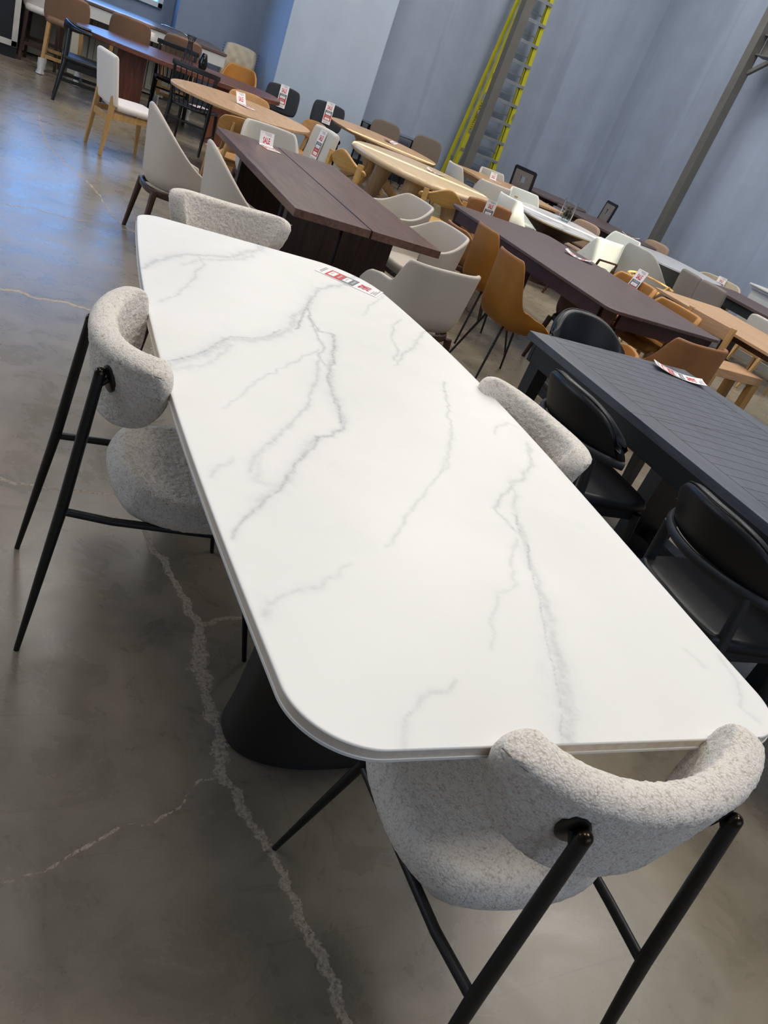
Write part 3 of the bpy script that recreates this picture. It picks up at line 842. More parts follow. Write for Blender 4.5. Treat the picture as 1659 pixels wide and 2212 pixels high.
def espresso_table():
    x0, x1, y0, y1 = 3.97, 5.21, 4.25, 6.95
    T = thing('dining_table', 'dark espresso wood dining table with rounded corners and moulded apron', 'table')
    poly = []
    for x, y in rrect(x0, x1, y0, y1, .10, 6):
        poly.append((x, y))
    b = MB(); b.prism(poly, .728, .755); obj('table_top', b, M['espresso'], T, .006, 3)
    b = MB(); i_ = .05
    for cx, cy, sx, sy in (((x0 + x1) / 2, y0 + i_, x1 - x0 - .3, .03), ((x0 + x1) / 2, y1 - i_, x1 - x0 - .3, .03), (x0 + i_, (y0 + y1) / 2, .03, y1 - y0 - .3), (x1 - i_, (y0 + y1) / 2, .03, y1 - y0 - .3)):
        b.box(cx, cy, .675, sx, sy, .105)
    obj('apron', b, M['espresso_edge'], T, .003)
    for sx, sy in ((1, 1), (1, -1), (-1, 1), (-1, -1)):
        X, Y = (x0 + x1) / 2 + sx * ((x1 - x0) / 2 - .10), (y0 + y1) / 2 + sy * ((y1 - y0) / 2 - .10)
        b = MB(); b.tube([(X + sx * .03, Y + sy * .03, 0), (X + .0, Y + .0, .25), (X, Y, .55), (X, Y, .728)], [(.028, .028), (.034, .034), (.05, .05), (.075, .075)], 4)
        b.bar((X - sx * .07, Y + sy * .04, .62), (X - sx * .24, Y + sy * .04, .68), .03, .06) 
        obj('leg', b, M['espresso_edge'], T, .003)
espresso_table()

def red_table():
    T = thing('dining_table', 'long red-brown boat-shaped wooden table on two slab legs', 'table')
    c = (2.12, 11.33); rot = R(-7)
    poly = ell(c[0], c[1], 1.27, .70, rot, 80, 2.7)
    b = MB(); b.prism(poly, .70, .755); obj('table_top', b, M['redbrown'], T, .008, 3)
    for d in (-.60, .55):
        x, y = c[0] + d * math.cos(rot), c[1] + d * math.sin(rot)
        b = MB(); r_ = Matrix.Rotation(rot, 3, 'Z')
        b.prism([(-.17, -.38), (.17, -.38), (.06, .42), (-.06, .42)], 0, .70)
        b.v = [tuple(r_ @ Vector(p) + Vector((x, y, 0))) for p in b.v]; obj('leg_slab', b, M['redbrown_leg'], T, .004)
M['redbrown_leg'] = wood('red_brown_slab', '#3c2019', '#7a4630', 'z', .4)
red_table()

def oval_oak():
    T = thing('dining_table', 'oval light oak table with a thin top beside black spindle chairs', 'table')
    poly = ell(2.33, 8.88, .70, .76, R(-49), 72, 2.15)
    b = MB(); b.prism(poly, .727, .755); obj('table_top', b, M['oak'], T, .006, 2)
    b = MB(); b.lathe([(.25, 0), (.25, .03), (.08, .08), (.06, .5), (.12, .727)], 28, (2.33, 8.9, 0)); obj('pedestal', b, M['oak_leg'], T)
    b = MB(); b.bar((2.0, 8.6, .7), (2.7, 9.2, .7), .08, .04); b.bar((2.0, 9.2, .7), (2.7, 8.6, .7), .08, .04); obj('cross_brace', b, M['oak_leg'], T)
oval_oak()

def round_oak():
    T = thing('dining_table', 'oval thin-edged oak table on crossed curved legs, near the back wall', 'table')
    poly = ell(4.82, 10.82, .64, .97, R(12), 72, 2.1)
    b = MB(); n = len(poly); cx, cy = 4.82, 10.82
    ins = [((x - cx) * .94 + cx, (y - cy) * .94 + cy) for x, y in poly]
    b.v = [(x, y, .755) for x, y in poly] + [(x, y, .745) for x, y in poly] + [(x, y, .715) for x, y in ins]
    b.f = [tuple(range(n))] + [(i, n + i, n + (i + 1) % n, (i + 1) % n) for i in range(n)] + [(n + i, 2 * n + i, 2 * n + (i + 1) % n, n + (i + 1) % n) for i in range(n)] + [tuple(range(2 * n, 3 * n))[::-1]]
    obj('table_top', b, M['oak'], T)
    for k in range(4):
        a = R(45 + 90 * k); d = Vector((math.cos(a), math.sin(a), 0)); c = Vector((cx, cy, 0))
        b = MB(); b.tube([c + d * .62, c + d * .42 + Vector((0, 0, .14)), c + d * .12 + Vector((0, 0, .32)), c + d * .14 + Vector((0, 0, .46)), c + d * .40 + Vector((0, 0, .715))], [(.03, .05), (.035, .06), (.045, .07), (.045, .07), (.035, .05)], 8)
        obj('leg', b, M['oak_leg'], T)
round_oak()

def thick_oak():
    T = thing('dining_table', 'thick rounded pale oak oval table on fat round legs', 'table')
    poly = ell(4.52, 8.82, .77, .99, R(8), 80, 2.3)
    b = MB(); cx, cy = 4.52, 8.82; prof = [(1.0, .725), (.985, .745), (.955, .757), (.99, .70), (.96, .680)]
    order = [(.955, .757), (.985, .747), (1.0, .722), (.988, .697), (.955, .682)]; n = len(poly)
    for s_, z in order: b.v += [((x - cx) * s_ + cx, (y - cy) * s_ + cy, z) for x, y in poly]
    b.f = [tuple(range(n))] + [(k * n + i, (k + 1) * n + i, (k + 1) * n + (i + 1) % n, k * n + (i + 1) % n) for k in range(4) for i in range(n)] + [tuple(range(4 * n, 5 * n))[::-1]]
    obj('table_top', b, M['maple'], T, sharp=60)
    for x, y in ((4.25, 8.35), (4.75, 8.35), (4.3, 9.3), (4.75, 9.3)):
        dx = .12 if x > 4.5 else -.12; dy = .08 if y > 8.8 else -.08
        b = MB(); b.tube([(x + dx, y + dy, 0), (x, y, .69)], [.075, .11], 24); obj('leg', b, M['maple_leg'], T)
thick_oak()

def simple_table(label, poly, z, th, topm, legm, legs, legw=.07, apron=None, bev=.004, round_=False, name='dining_table', edge=None):
    T = thing(name, label, 'table')
    b = MB(); b.prism(poly, z - th, z); obj('table_top', b, topm, T, bev)
    if edge:
        b = MB(); cx = sum(p[0] for p in poly) / len(poly); cy = sum(p[1] for p in poly) / len(poly)
        b.prism([((x - cx) * 1.004 + cx, (y - cy) * 1.004 + cy) for x, y in poly], z - th - .008, z - .006); obj('edge_band', b, edge, T)
    for x, y in legs:
        b = MB()
        if round_: b.tube([(x, y, 0), (x, y, z - th)], [legw * .35, legw * .5], 16)
        else: b.box(x, y, (z - th) / 2, legw, legw, z - th)
        obj('leg', b, legm, T, .003)
    if apron:
        x0, x1, y0, y1, h = apron; b = MB()
        b.box((x0 + x1) / 2, y0, z - th - h / 2, x1 - x0, .022, h); b.box((x0 + x1) / 2, y1, z - th - h / 2, x1 - x0, .022, h)
        b.box(x0, (y0 + y1) / 2, z - th - h / 2, .022, y1 - y0, h); b.box(x1, (y0 + y1) / 2, z - th - h / 2, .022, y1 - y0, h)
        obj('apron', b, legm, T, .002)
    return T
simple_table('oak rectangular table near the ladder with pale grey chairs around', rrect(6.33, 7.5, 9.85, 11.45, .05), .755, .03, M['oak'], M['oak_leg'],
             [(6.45, 10.0), (7.38, 10.0), (6.45, 11.3), (7.38, 11.3)], .07, (6.42, 7.4, 9.95, 11.35, .07))
T10 = thing('dining_table', 'white stone-topped oval table with a brass rim holding a glass vase', 'table')
poly = ell(6.47, 8.56, .60, .80, R(-14), 72, 2.3)
b = MB(); b.prism(poly, .735, .757); obj('stone_top', b, M['quartz'], T10, .003)
b = MB(); b.prism([((x - 6.47) * 1.006 + 6.47, (y - 8.56) * 1.006 + 8.56) for x, y in poly], .724, .738); obj('brass_rim', b, M['brass'], T10)
b = MB(); b.lathe([(.0, .0), (.34, .0), (.34, .03), (.2, .08), (.14, .3), (.2, .55), (.5, .724), (.0, .724)], 40, (6.47, 8.56, 0)); obj('pedestal', b, M['walnut_leg'], T10)
simple_table('black round dining table at the back wall with high-back slotted chairs', ell(8.68, 11.95, .66, .66), .757, .03, M['espresso'], M['ebony_mat'],
             [(8.35, 11.6), (9.0, 11.6), (8.35, 12.3), (9.0, 12.3)], .07, (8.35, 9.0, 11.6, 12.3, .06))
simple_table('dark brown table with rounded ends before the back wall', rrect(8.08, 9.2, 9.35, 11.12, .35), .757, .035, M['espresso'], M['wood_dark_leg'],
             [(8.3, 9.65), (8.98, 9.65), (8.3, 10.85), (8.98, 10.85)], .08, (8.3, 8.98, 9.65, 10.85, .09))
T13 = thing('dining_table', 'pale grey-topped oval table on a curved grey pedestal near the steel post', 'table')
poly = ell(8.48, 8.46, .60, .75, R(-6), 60, 3.2)
b = MB(); b.prism(poly, .73, .757); obj('table_top', b, M['quartz_grey'], T13, .004)
b = MB(); b.lathe([(.0, .0), (.38, .0), (.36, .03), (.16, .2), (.15, .4), (.34, .72), (.0, .73)], 36, (8.48, 8.42, 0)); obj('pedestal', b, M['greybase'], T13)
T14 = simple_table('long dark grey-brown rectangular table with panelled black base, right side', rrect(8.22, 9.08, 5.3, 7.69, .01, 2), .757, .035, M['espresso'], M['ebony_mat'],
                   [(8.32, 5.4), (8.98, 5.4), (8.32, 7.68), (8.98, 7.68)], .09, (8.26, 9.04, 5.34, 7.74, .11))
T15 = simple_table('light oak rectangular dining table on dark legs, right edge', rrect(5.84, 6.82, 3.5, 5.84, .01, 2), .757, .026, M['oak'], M['wood_dark_leg'],
                   [(6.0, 3.7), (6.66, 3.7), (6.0, 5.4), (6.66, 5.4)], .10, (5.98, 6.7, 3.65, 5.5, .06))
T16 = simple_table('small black glass-topped table against the back wall behind brown chairs', rrect(5.3, 6.5, 12.72, 13.24, .02, 2), .765, .012, M['glass_ink'], M['black_metal'],
                   [(5.4, 12.8), (6.4, 12.8), (5.4, 13.15), (6.4, 13.15)], .035)

# ------------------------------------------------------------------ chairs
def boucle_chair(label, loc, rz):
    T = thing('boucle_chair', label, 'chair', loc, rz, 'cream boucle chairs around the marble table')
    def seat(u, v):
        x = u * .240 * (1 - .10 * max(0, -v) ** 2); y = .075 + v * .225
        return (x, y, .447 + .016 * u * u + .03 * max(0, -v) ** 2.5)
    b = MB(); b.pad(seat, 120, 110, .08, .17, .18, .19, 2.6, .12, 7, .0022, 80); obj('seat', b, M['boucle'], T, sharp=180)
    def back(u, v):
        a = u * 1.316; k = 1 + .138 * v; z = .762 + v * .111 * (1 + .063 * u * u) + .062 * u * u
        return (.248 * k * math.sin(a), -.05 - .157 * k * math.cos(a), z)
    b = MB(); b.pad(back, 180, 74, .068, .08, .22, .22, 3.0, .0, 7, .0022, 80); bp = obj('backrest', b, M['boucle'], T, sharp=180)
    # stitched seam just under the top edge, outer side
    b = MB(); pts = []
    for i in range(49):
        u = -.9 + 1.8 * i / 48; v = .74 - .25 * abs(u) ** 5
        p = Vector(back(u, v)); e = 1e-3
        n = (Vector(back(u + e, v)) - Vector(back(u - e, v))).cross(Vector(back(u, v + e)) - Vector(back(u, v - e))).normalized()
        pts.append(p + n * .0318)
    b.tube(pts, .0016, 6); obj('seam', b, M['boucle_seam'], bp)
    for s_ in (-1, 1):
        foot = Vector((s_ * .222, -.323, 0)); mid = Vector((s_ * .186, -.269, .445)); top = Vector((s_ * .159, -.237, .805))
        b = MB(); b.tube([foot, foot.lerp(mid, .5), mid, mid.lerp(top, .6), top], [.0075, .0115, .0142, .0138, .0128], 20); lg = obj('leg', b, M['black_metal'], T)
        d = (top - mid).normalized()
        b = MB(); b.tube([top + d * .0005, top + d * .008, top + d * .013, top + d * .016], [.0132, .0126, .009, .003], 20); obj('leg_cap', b, M['cap'], lg)
        ff = Vector((s_ * .265, .30, 0)); ft = Vector((s_ * .215, .205, .425))
        b = MB(); b.tube([ff, ff.lerp(ft, .5), ft], [.007, .0098, .012], 18); obj('leg', b, M['black_metal'], T)
        b = MB(); b.tube([mid + Vector((0, .0, -.01)), Vector((s_ * .200, -.15, .425)), Vector((s_ * .214, .215, .412))], .0105, 16); obj('side_rail', b, M['black_metal'], T)
        uu, vv = s_ * .453, .26; p = Vector(back(uu, vv)); e = 1e-3
        nn = (Vector(back(uu + e, vv)) - Vector(back(uu - e, vv))).cross(Vector(back(uu, vv + e)) - Vector(back(uu, vv - e))).normalized()
        q0 = p + nn * .0345
        m4 = Matrix.Translation(q0) @ nn.to_track_quat('Z', 'Y').to_matrix().to_4x4()
        b = MB(); vs = []; n_ = 28
        for h_, k_ in ((-.006, 1), (.003, 1), (.0042, .9)):
            for i in range(n_): an = 2 * PI * i / n_; vs.append(m4 @ Vector((.025 * k_ * math.cos(an), .034 * k_ * math.sin(an), h_)))
        b.v = vs; b.f = [(r_ * n_ + i, r_ * n_ + (i + 1) % n_, (r_ + 1) * n_ + (i + 1) % n_, (r_ + 1) * n_ + i) for r_ in range(2) for i in range(n_)] + [tuple(range(2 * n_, 3 * n_))]
        ds = obj('mounting_disc', b, M['ebony'], T)
        b = MB(); b.tube([top - d * .035, q0 + nn * .002], .0065, 12); obj('bracket_arm', b, M['black_metal'], ds)
    b = MB(); b.tube([(-.214, .19, .412), (.214, .19, .412)], .0095, 12); obj('cross_rail', b, M['black_metal'], T)
    return T
bc = boucle_chair('cream boucle chair with black tube legs at the left side of the marble table', (.515, 1.859, 0), face(-.8))
dup(bc, (.991, .659, 0), face(87.4), 'cream boucle chair at the near end of the marble table, back to the viewer')
dup(bc, (1.43, 1.745, 0), face(185), 'cream boucle chair on the side of the marble table facing the black table')
dup(bc, (.965, 3.31, 0), face(270), 'cream boucle chair at the far end of the marble table')

def legs4(T, mat, w, d, z, r0, r1, splay=.03, square=False, yo=0.0, ztop=None):
    for sx in (-1, 1):
        for sy in (-1, 1):
            p = (sx * (w / 2 + splay), yo + sy * (d / 2 + splay), 0); q = (sx * w / 2, yo + sy * d / 2, z)
            b = MB()
            if square: b.bar(p, q, r0 * 2, r0 * 2, r1 * 2, r1 * 2)
            else: b.tube([p, q], [r0, r1], 12)
            obj('leg', b, mat, T, .002 if square else 0)

def shell_chair(label, loc, rz, mat, legm, prof, zb=.42, A=.28, B=.28, phim=110, lean=.25, th=.035, legs='wood', group=None, cushion=True, seatz=.47, p=2.4, name='shell_chair', yb=0.02, front=.22, ring=False, cat='chair', rim=None):
    """curved shell around a seat; prof(phi 0..1) -> rim height"""
    T = thing(name, label, cat, loc, rz, group)
    def sh(u, v):
        a = abs(u); ph = R(phim) * u; zt = prof(a); z = zb + (zt - zb) * (v + 1) / 2
        k = 1 + lean * (z - zb) - .12 * max(0, 1 - (z - zb) / .09) ** 2
        s_, c = math.sin(ph), math.cos(ph)
        x = A * k * math.copysign(abs(s_) ** (2 / p), s_); y = -B * k * math.copysign(abs(c) ** (2 / p), c)
        return (x, y + yb, z)
    b = MB(); b.pad(sh, 64, 18, th, .035, .08, .03, 8, 0, 4); obj('shell', b, mat, T, sharp=80)
    def st(u, v): return (u * (A - .045), (front - B + .09) / 2 + yb * .5 + v * (B + front - .09) / 2, seatz - .035 + .008 * u * u)
    b = MB(); b.pad(st, 18, 18, .075, .14, .14, .12, 3, .15, 5); obj('seat', b, mat, T, sharp=80)
    if ring or legs == 'wood':
        b = MB(); pts = []
        for k in range(32):
            a = 2 * PI * k / 32; c, s_ = math.cos(a), math.sin(a)
            pts.append(((A * .90) * math.copysign(abs(c) ** .7, c), (front - B * .98) / 2 + (B + front) / 2 * .95 * math.copysign(abs(s_) ** .7, s_), zb - .028))
        b.tube(pts, (.012, .024), 8, closed=True); obj('base_frame', b, legm, T)
    if legs == 'wood': legs4(T, legm, 2 * A * .78, (B + front) * .80, zb - .03, .015, .024, .05, yo=(front - B) / 2)
    elif legs == 'metal': legs4(T, legm, 2 * A * .55, (B + front) * .55, zb + .0, .008, .009, .11, yo=(front - B) / 2)
    elif legs == 'plinth':
        b = MB(); b.lathe([(.2, 0), (.2, .02), (.05, .06), (.04, zb - .02)], 24, (0, 0, 0)); obj('pedestal', b, legm, T)
    return T
def sstep(a, b, x):
    t_ = max(0, min(1, (x - a) / (b - a))); return t_ * t_ * (3 - 2 * t_)
# tall pointed taupe leather chairs at the walnut table
g_t = 'tall taupe leather chairs at the walnut table'
def prof_tall(a): return .89 - .36 * (1 - math.cos(PI * min(1, a))) / 2
def tall_chair(label, loc, rz):
    T = shell_chair(label, loc, rz, M['leather_taupe'], M['wood_dark_leg'], prof_tall, .40, .255, .27, 122, .30, .03, 'wood', g_t, p=2.1, name='leather_chair', front=.20)
    return T
tc = tall_chair('tall-backed taupe leather chair with its dark wood legs in full view beside the walnut table', (1.235, 5.80, 0), face(4))
dup(tc, (1.47, 5.0, 0), face(0), 'tall-backed taupe leather chair tucked closest to the near corner of the walnut table')
def prof_wave(a): return .80 if a < .42 else .80 - .15 * sstep(.42, .60, a) - .10 * sstep(.75, 1, a)
shell_chair('taupe leather armchair with a straight high back at the near end of the walnut table', (2.30, 4.06, 0), face(98), M['leather_taupe'], M['wood_dark_leg'], prof_wave, .42, .27, .27, 112, .32, .03, 'wood', p=3.2, name='leather_armchair')
def prof_barrel(a): return .79 - .14 * sstep(.30, .9, a)
ba = shell_chair('pale taupe leather tub armchair at the walnut table, farther from the marble table', (3.01, 6.12, 0), face(184), M['leather_taupe'], M['wood_dark_leg'], prof_barrel, .42, .27, .27, 112, .28, .028, 'wood', 'pale tub armchairs along the walnut table', p=2.8, name='tub_armchair')
dup(ba, (2.88, 5.22, 0), face(184), 'pale taupe leather tub armchair by the near right corner of the walnut table')
# curved low-armed shell chairs
def prof_or(a): return .875 - .30 * sstep(.24, .62, a) - .115 * sstep(.62, 1, a)
oc = shell_chair('ochre leather side chair with thin black legs, next to the taupe armchair', (3.40, 4.47, 0), face(-3), M['leather_ochre'], M['black_metal'], prof_or, .43, .235, .27, 118, .16, .022, 'metal', 'ochre leather chairs with black legs', p=3.2, name='leather_side_chair', front=.22)
dup(oc, (3.67, 5.28, 0), face(-3), 'ochre leather side chair with thin black legs, farther along the espresso table')
shell_chair('brown leather chair with dark wood legs under the far left corner of the espresso table', (3.85, 6.1, 0), face(0), M['leather_brown'], M['wood_dark_leg'], lambda a: .70 - .18 * sstep(.3, .9, a), .42, .25, .26, 110, .12, .03, 'wood', name='leather_side_chair')

def side_chair(label, loc, rz, bm, legm, sm=None, w=.46, top=.82, bz=.46, bt=.05, curve=.03, lean=.10, seatz=.47, st=.06, d=.46, legs='wood', group=None, name='side_chair', posts=False, ku=.10, cat='chair', arms=False, lw=.018, apron=True):
    T = thing(name, label, cat, loc, rz, group); sm = sm or bm
    def bk(u, v):
        z = bz + (top - bz) * (v + 1) / 2
        return (u * w / 2, -d / 2 - .01 - lean * (z - bz) + curve * u * u + .0, z)
    b = MB(); b.pad(bk, 20, 16, bt, min(.3, bt / w * 1.0), min(.3, bt / (top - bz)), ku, 4, .05, 5); obj('backrest', b, bm, T, sharp=80)
    def se(u, v): return (u * w / 2 * (1 + .04 * v), v * d / 2 + .0, seatz - st / 2)
    b = MB(); b.pad(se, 16, 16, st, st / w * .9, st / d * .9, .08, 4, .12, 5); obj('seat', b, sm, T, sharp=80)
    if legs == 'wood':
        if apron:
            b = MB(); zz = seatz - st - .025
            for q in ((0, d / 2 - .05, w - .09, .02), (0, -d / 2 + .05, w - .09, .02), (w / 2 - .05, 0, .02, d - .09), (-w / 2 + .05, 0, .02, d - .09)): b.box(q[0], q[1], zz, q[2], q[3], .05)
            obj('seat_frame', b, legm, T, .002)
        for sx in (-1, 1):
            b = MB(); b.bar((sx * (w / 2 - .02), d / 2 - .02, 0), (sx * (w / 2 - .045), d / 2 - .045, seatz - st), lw * 1.3, lw * 1.3, lw * 2.1, lw * 2.1); obj('leg', b, legm, T, .003)
            y1 = -d / 2 - lean * max(0, .56 - bz) if posts else -d / 2 + .03
            b = MB(); zt = bz + .10 if posts else seatz - st
            b.bar((sx * (w / 2 - .03), -d / 2 - .07, 0), (sx * (w / 2 - .04), y1 + (.0 if posts else .015), zt), lw * 1.3, lw * 1.3, lw * 2.3, lw * 2.3); obj('leg', b, legm, T, .003)
    else:
        for sx in (-1, 1):
            for sy in (-1, 1):
                b = MB(); b.tube([(sx * (w / 2 - .01), sy * (d / 2 - .0) , 0), (sx * (w / 2 - .07), sy * (d / 2 - .08), seatz - st)], [.008, .012], 10); obj('leg', b, legm, T)
    if arms:
        for sx in (-1, 1):
            b = MB(); b.tube([(sx * (w / 2 + .02), -d / 2, .66), (sx * (w / 2 + .04), 0, .665), (sx * (w / 2 + .02), d / 2 - .06, .655), (sx * (w / 2 + .01), d / 2 - .05, .4)], [.016] * 4, 10); obj('armrest', b, legm, T)
    return T

# white upholstered oak chair on the left
def oak_white():
    T = side_chair('off-white upholstered chair with light oak legs standing alone by the red-brown table', (1.20, 8.47, 0), face(14), M['fab_white'], M['oak_leg'], w=.47, top=.86, bz=.44, bt=.055, lean=.16, d=.45, curve=.01, ku=.03, lw=.021, posts=True, apron=False, name='upholstered_chair')
    for q in ((-.2, .2),):
        b = MB(); b.bar((-.195, -.27, .30), (.195, -.27, .30), .07, .022, up=(0, 1, 0)) if False else b.box(0, -.262, .325, .39, .022, .06); obj('rear_rail', b, M['oak_leg'], T, .003)
    for sx in (-1, 1):
        b = MB(); b.bar((sx * .195, -.26, .36), (sx * .19, .18, .375), .022, .05); obj('side_rail', b, M['oak_leg'], T, .003)
    b = MB(); b.box(0, .185, .375, .36, .022, .05); obj('front_rail', b, M['oak_leg'], T, .003)
oak_white()

# ply-back chairs around the oval oak table
def ply_chair(label, loc, rz, group='oak ply chairs around the oval table'):
    T = thing('plywood_chair', label, 'chair', loc, rz, group)
    def bk(u, v): return (u * .245, -.235 - .03 * v + .055 * u * u, .72 + v * .10 * (1 - .12 * u * u))
    b = MB(); b.pad(bk, 22, 8, .014, .03, .08, .14, 3, 0, 3); obj('backrest', b, M['honey'], T, sharp=80)
    def se(u, v): return (u * .225 * (1 + .05 * v), v * .215, .452 + .02 * u * u - .012 * max(0, v) ** 3)
    b = MB(); b.pad(se, 18, 18, .016, .03, .03, .14, 3, 0, 3); obj('seat', b, M['honey'], T, sharp=80)
    for sx in (-1, 1):
        b = MB(); b.tube([(sx * .19, .20, 0), (sx * .17, .16, .445)], [.013, .02], 12); obj('leg', b, M['oak_leg'], T)
        b = MB(); b.tube([(sx * .20, -.26, 0), (sx * .155, -.20, .44), (sx * .13, -.222, .62), (sx * .13, -.248, .76)], [.013, .021, .02, .011], 12); obj('leg', b, M['oak_leg'], T)
    b = MB(); b.box(0, .15, .42, .32, .02, .04); b.box(0, -.18, .42, .30, .02, .04); b.box(.155, 0, .42, .02, .32, .04); b.box(-.155, 0, .42, .02, .32, .04); obj('seat_frame', b, M['oak_leg'], T)
    return T
pc = ply_chair('oak ply-back chair at the oval oak table, seat showing beyond the near edge', (1.98, 7.5, 0), face(93))
dup(pc, (2.60, 9.52, 0), face(268), 'oak ply-back chair on the far side of the oval oak table behind its sale tag')
dup(pc, (3.08, 9.2, 0), face(195), 'oak ply-back chair seen side-on at the tip of the oval oak table')

# carved-rail oak chairs
def rail_chair(label, loc, rz):
    T = thing('carved_oak_chair', label, 'chair', loc, rz, 'carved oak chairs with wavy top rails')
    def bk(u, v): return (u * .27, -.235 + .10 * u * u - .02 * v, .715 + v * (.055 + .035 * math.cos(u * PI)) + .02 * math.cos(u * PI))
    b = MB(); b.pad(bk, 26, 8, .026, .04, .2, .05, 4, 0, 4); obj('backrest', b, M['honey_light'], T, sharp=80)
    def se(u, v): return (u * .23, v * .22, .455)
    b = MB(); b.pad(se, 14, 14, .03, .06, .06, .10, 4, 0, 4); obj('seat', b, M['honey_light'], T, sharp=80)
    for sx in (-1, 1):
        b = MB(); b.bar((sx * .23, -.25, 0), (sx * .225, -.185, .76), .03, .03, .045, .045); obj('leg', b, M['honey_light'], T, .003)
        b = MB(); b.bar((sx * .22, .21, 0), (sx * .21, .18, .44), .028, .028, .038, .038); obj('leg', b, M['honey_light'], T, .003)
        b = MB(); b.bar((sx * .22, -.2, .42), (sx * .21, .18, .42), .02, .05); obj('side_rail', b, M['honey_light'], T)
    b = MB(); b.box(0, -.19, .42, .42, .02, .05); obj('rear_rail', b, M['honey_light'], T)
    return T
M['honey_light'] = wood('light_honey_oak', '#a8803f', '#cda362', 'x', .4)
rc = rail_chair('carved oak chair with a wavy top rail, directly behind the boxy brown leather chair', (4.12, 7.5, 0), face(86))
dup(rc, (3.24, 7.62, 0), face(20), 'carved oak chair with a wavy top rail beside the tagged white chair')

# black upholstered chairs on the pier wall
def black_uph(label, loc, rz):
    T = side_chair(label, loc, rz, M['fab_char'], M['ebony'], M['leather_black'], w=.50, top=.87, bz=.50, bt=.06, lean=.12, ku=.12, group='charcoal chairs against the pale pier', name='upholstered_chair')
    return T
bk_ = black_uph('charcoal upholstered chair with a sale tag, left of the two against the pale wall', (3.68, 11.98, 0), face(258))
dup(bk_, (4.42, 12.02, 0), face(256), 'charcoal upholstered chair with a sale tag, right of the two against the pale wall')
side_chair('white upholstered chair with a sale tag beside the oval oak table', (2.74, 8.05, 0), face(192), M['fab_grey'], M['oak_leg'], w=.46, top=.89, bz=.50, bt=.07, lean=.15, ku=.05, name='upholstered_chair')
shell_chair('pale grey curved-back chair at the far end of the walnut table behind its sale tag', (2.17, 7.02, 0), face(272), M['fab_grey'], M['wood_dark_leg'], lambda a: .84 - .28 * sstep(.45, .95, a), .44, .26, .24, 105, .1, .035, 'wood', name='upholstered_chair')
br = side_chair('brown-grey fabric chair behind the thin oak table, nearer the pale pier', (5.48, 12.15, 0), face(262), M['fab_brown'], M['black_metal'], w=.50, top=.91, bz=.48, bt=.05, lean=.12, legs='metal', ku=.16, group='brown-grey chairs by the back wall', name='fabric_chair')
dup(br, (6.25, 12.15, 0), face(258), 'brown-grey fabric chair behind the thin oak table, nearer the ladder')
# pale grey chairs at T9
lg = shell_chair('pale grey fabric chair, tallest, left of the tagged oak table by the ladder', (5.95, 10.3, 0), face(-4), M['fab_grey'], M['oak_leg'], lambda a: .84 - .30 * sstep(.42, .9, a), .43, .25, .25, 105, .08, .035, 'wood', 'pale grey chairs at the oak table by the ladder', name='fabric_chair', p=3)
dup(lg, (6.02, 9.66, 0), face(75), 'pale grey fabric chair at the near end of the oak table by the ladder')
dup(lg, (7.15, 11.42, 0), face(268), 'pale grey fabric chair behind the oak table with a sale tag standing before it')
sh1 = shell_chair('off-white leather shell chair at the white oval table with its side lit pale green', (5.72, 8.35, 0), face(5), M['fab_mint'], M['wood_dark_leg'], lambda a: .86 - .30 * sstep(.38, .85, a), .43, .25, .27, 115, .14, .03, 'wood', 'off-white shell chairs at the white oval table', name='shell_chair', p=2.8)
dup(sh1, (6.64, 9.6, 0), face(262), 'off-white shell chair at the far end of the white oval table')
dup(sh1, (7.52, 8.55, 0), face(200), 'off-white shell chair with a small rounded back, tucked between two tables beyond the vase')
mt1 = shell_chair('off-white leather chair with a dark wood frame across its back, by the white table', (6.42, 7.62, 0), face(95), M['fab_mint'], M['wood_dark_leg'], lambda a: .86 - .28 * sstep(.38, .85, a), .43, .26, .26, 110, .12, .03, 'wood', name='shell_chair', p=3)
b = MB(); b.bar((-.15, -.31, .64), (.15, -.31, .64), .03, .02); b.bar((-.15, -.31, .64), (-.17, -.27, .40), .025, .02); b.bar((.15, -.31, .64), (.17, -.27, .40), .025, .02); obj('rear_frame', b, M['wood_dark_leg'], mt1, .003)
# orange-brown low back chair
shell_chair('low curved tan ply armchair between the thick oak table and the white shell chair', (5.22, 8.10, 0), face(165), M['honey'], M['oak_leg'], lambda a: .74 - .10 * sstep(.5, 1, a), .58, .21, .20, 110, .1, .018, 'wood', name='plywood_armchair', seatz=.46)
# brown leather chair behind T4's far end
T = side_chair('brown leather chair with a boxy back and sale tag beyond the espresso table', (4.62, 7.10, 0), face(268), M['leather_brown'], M['oak_leg'], w=.55, top=.83, bz=.48, bt=.05, lean=.05, curve=.08, name='leather_side_chair', ku=.05)
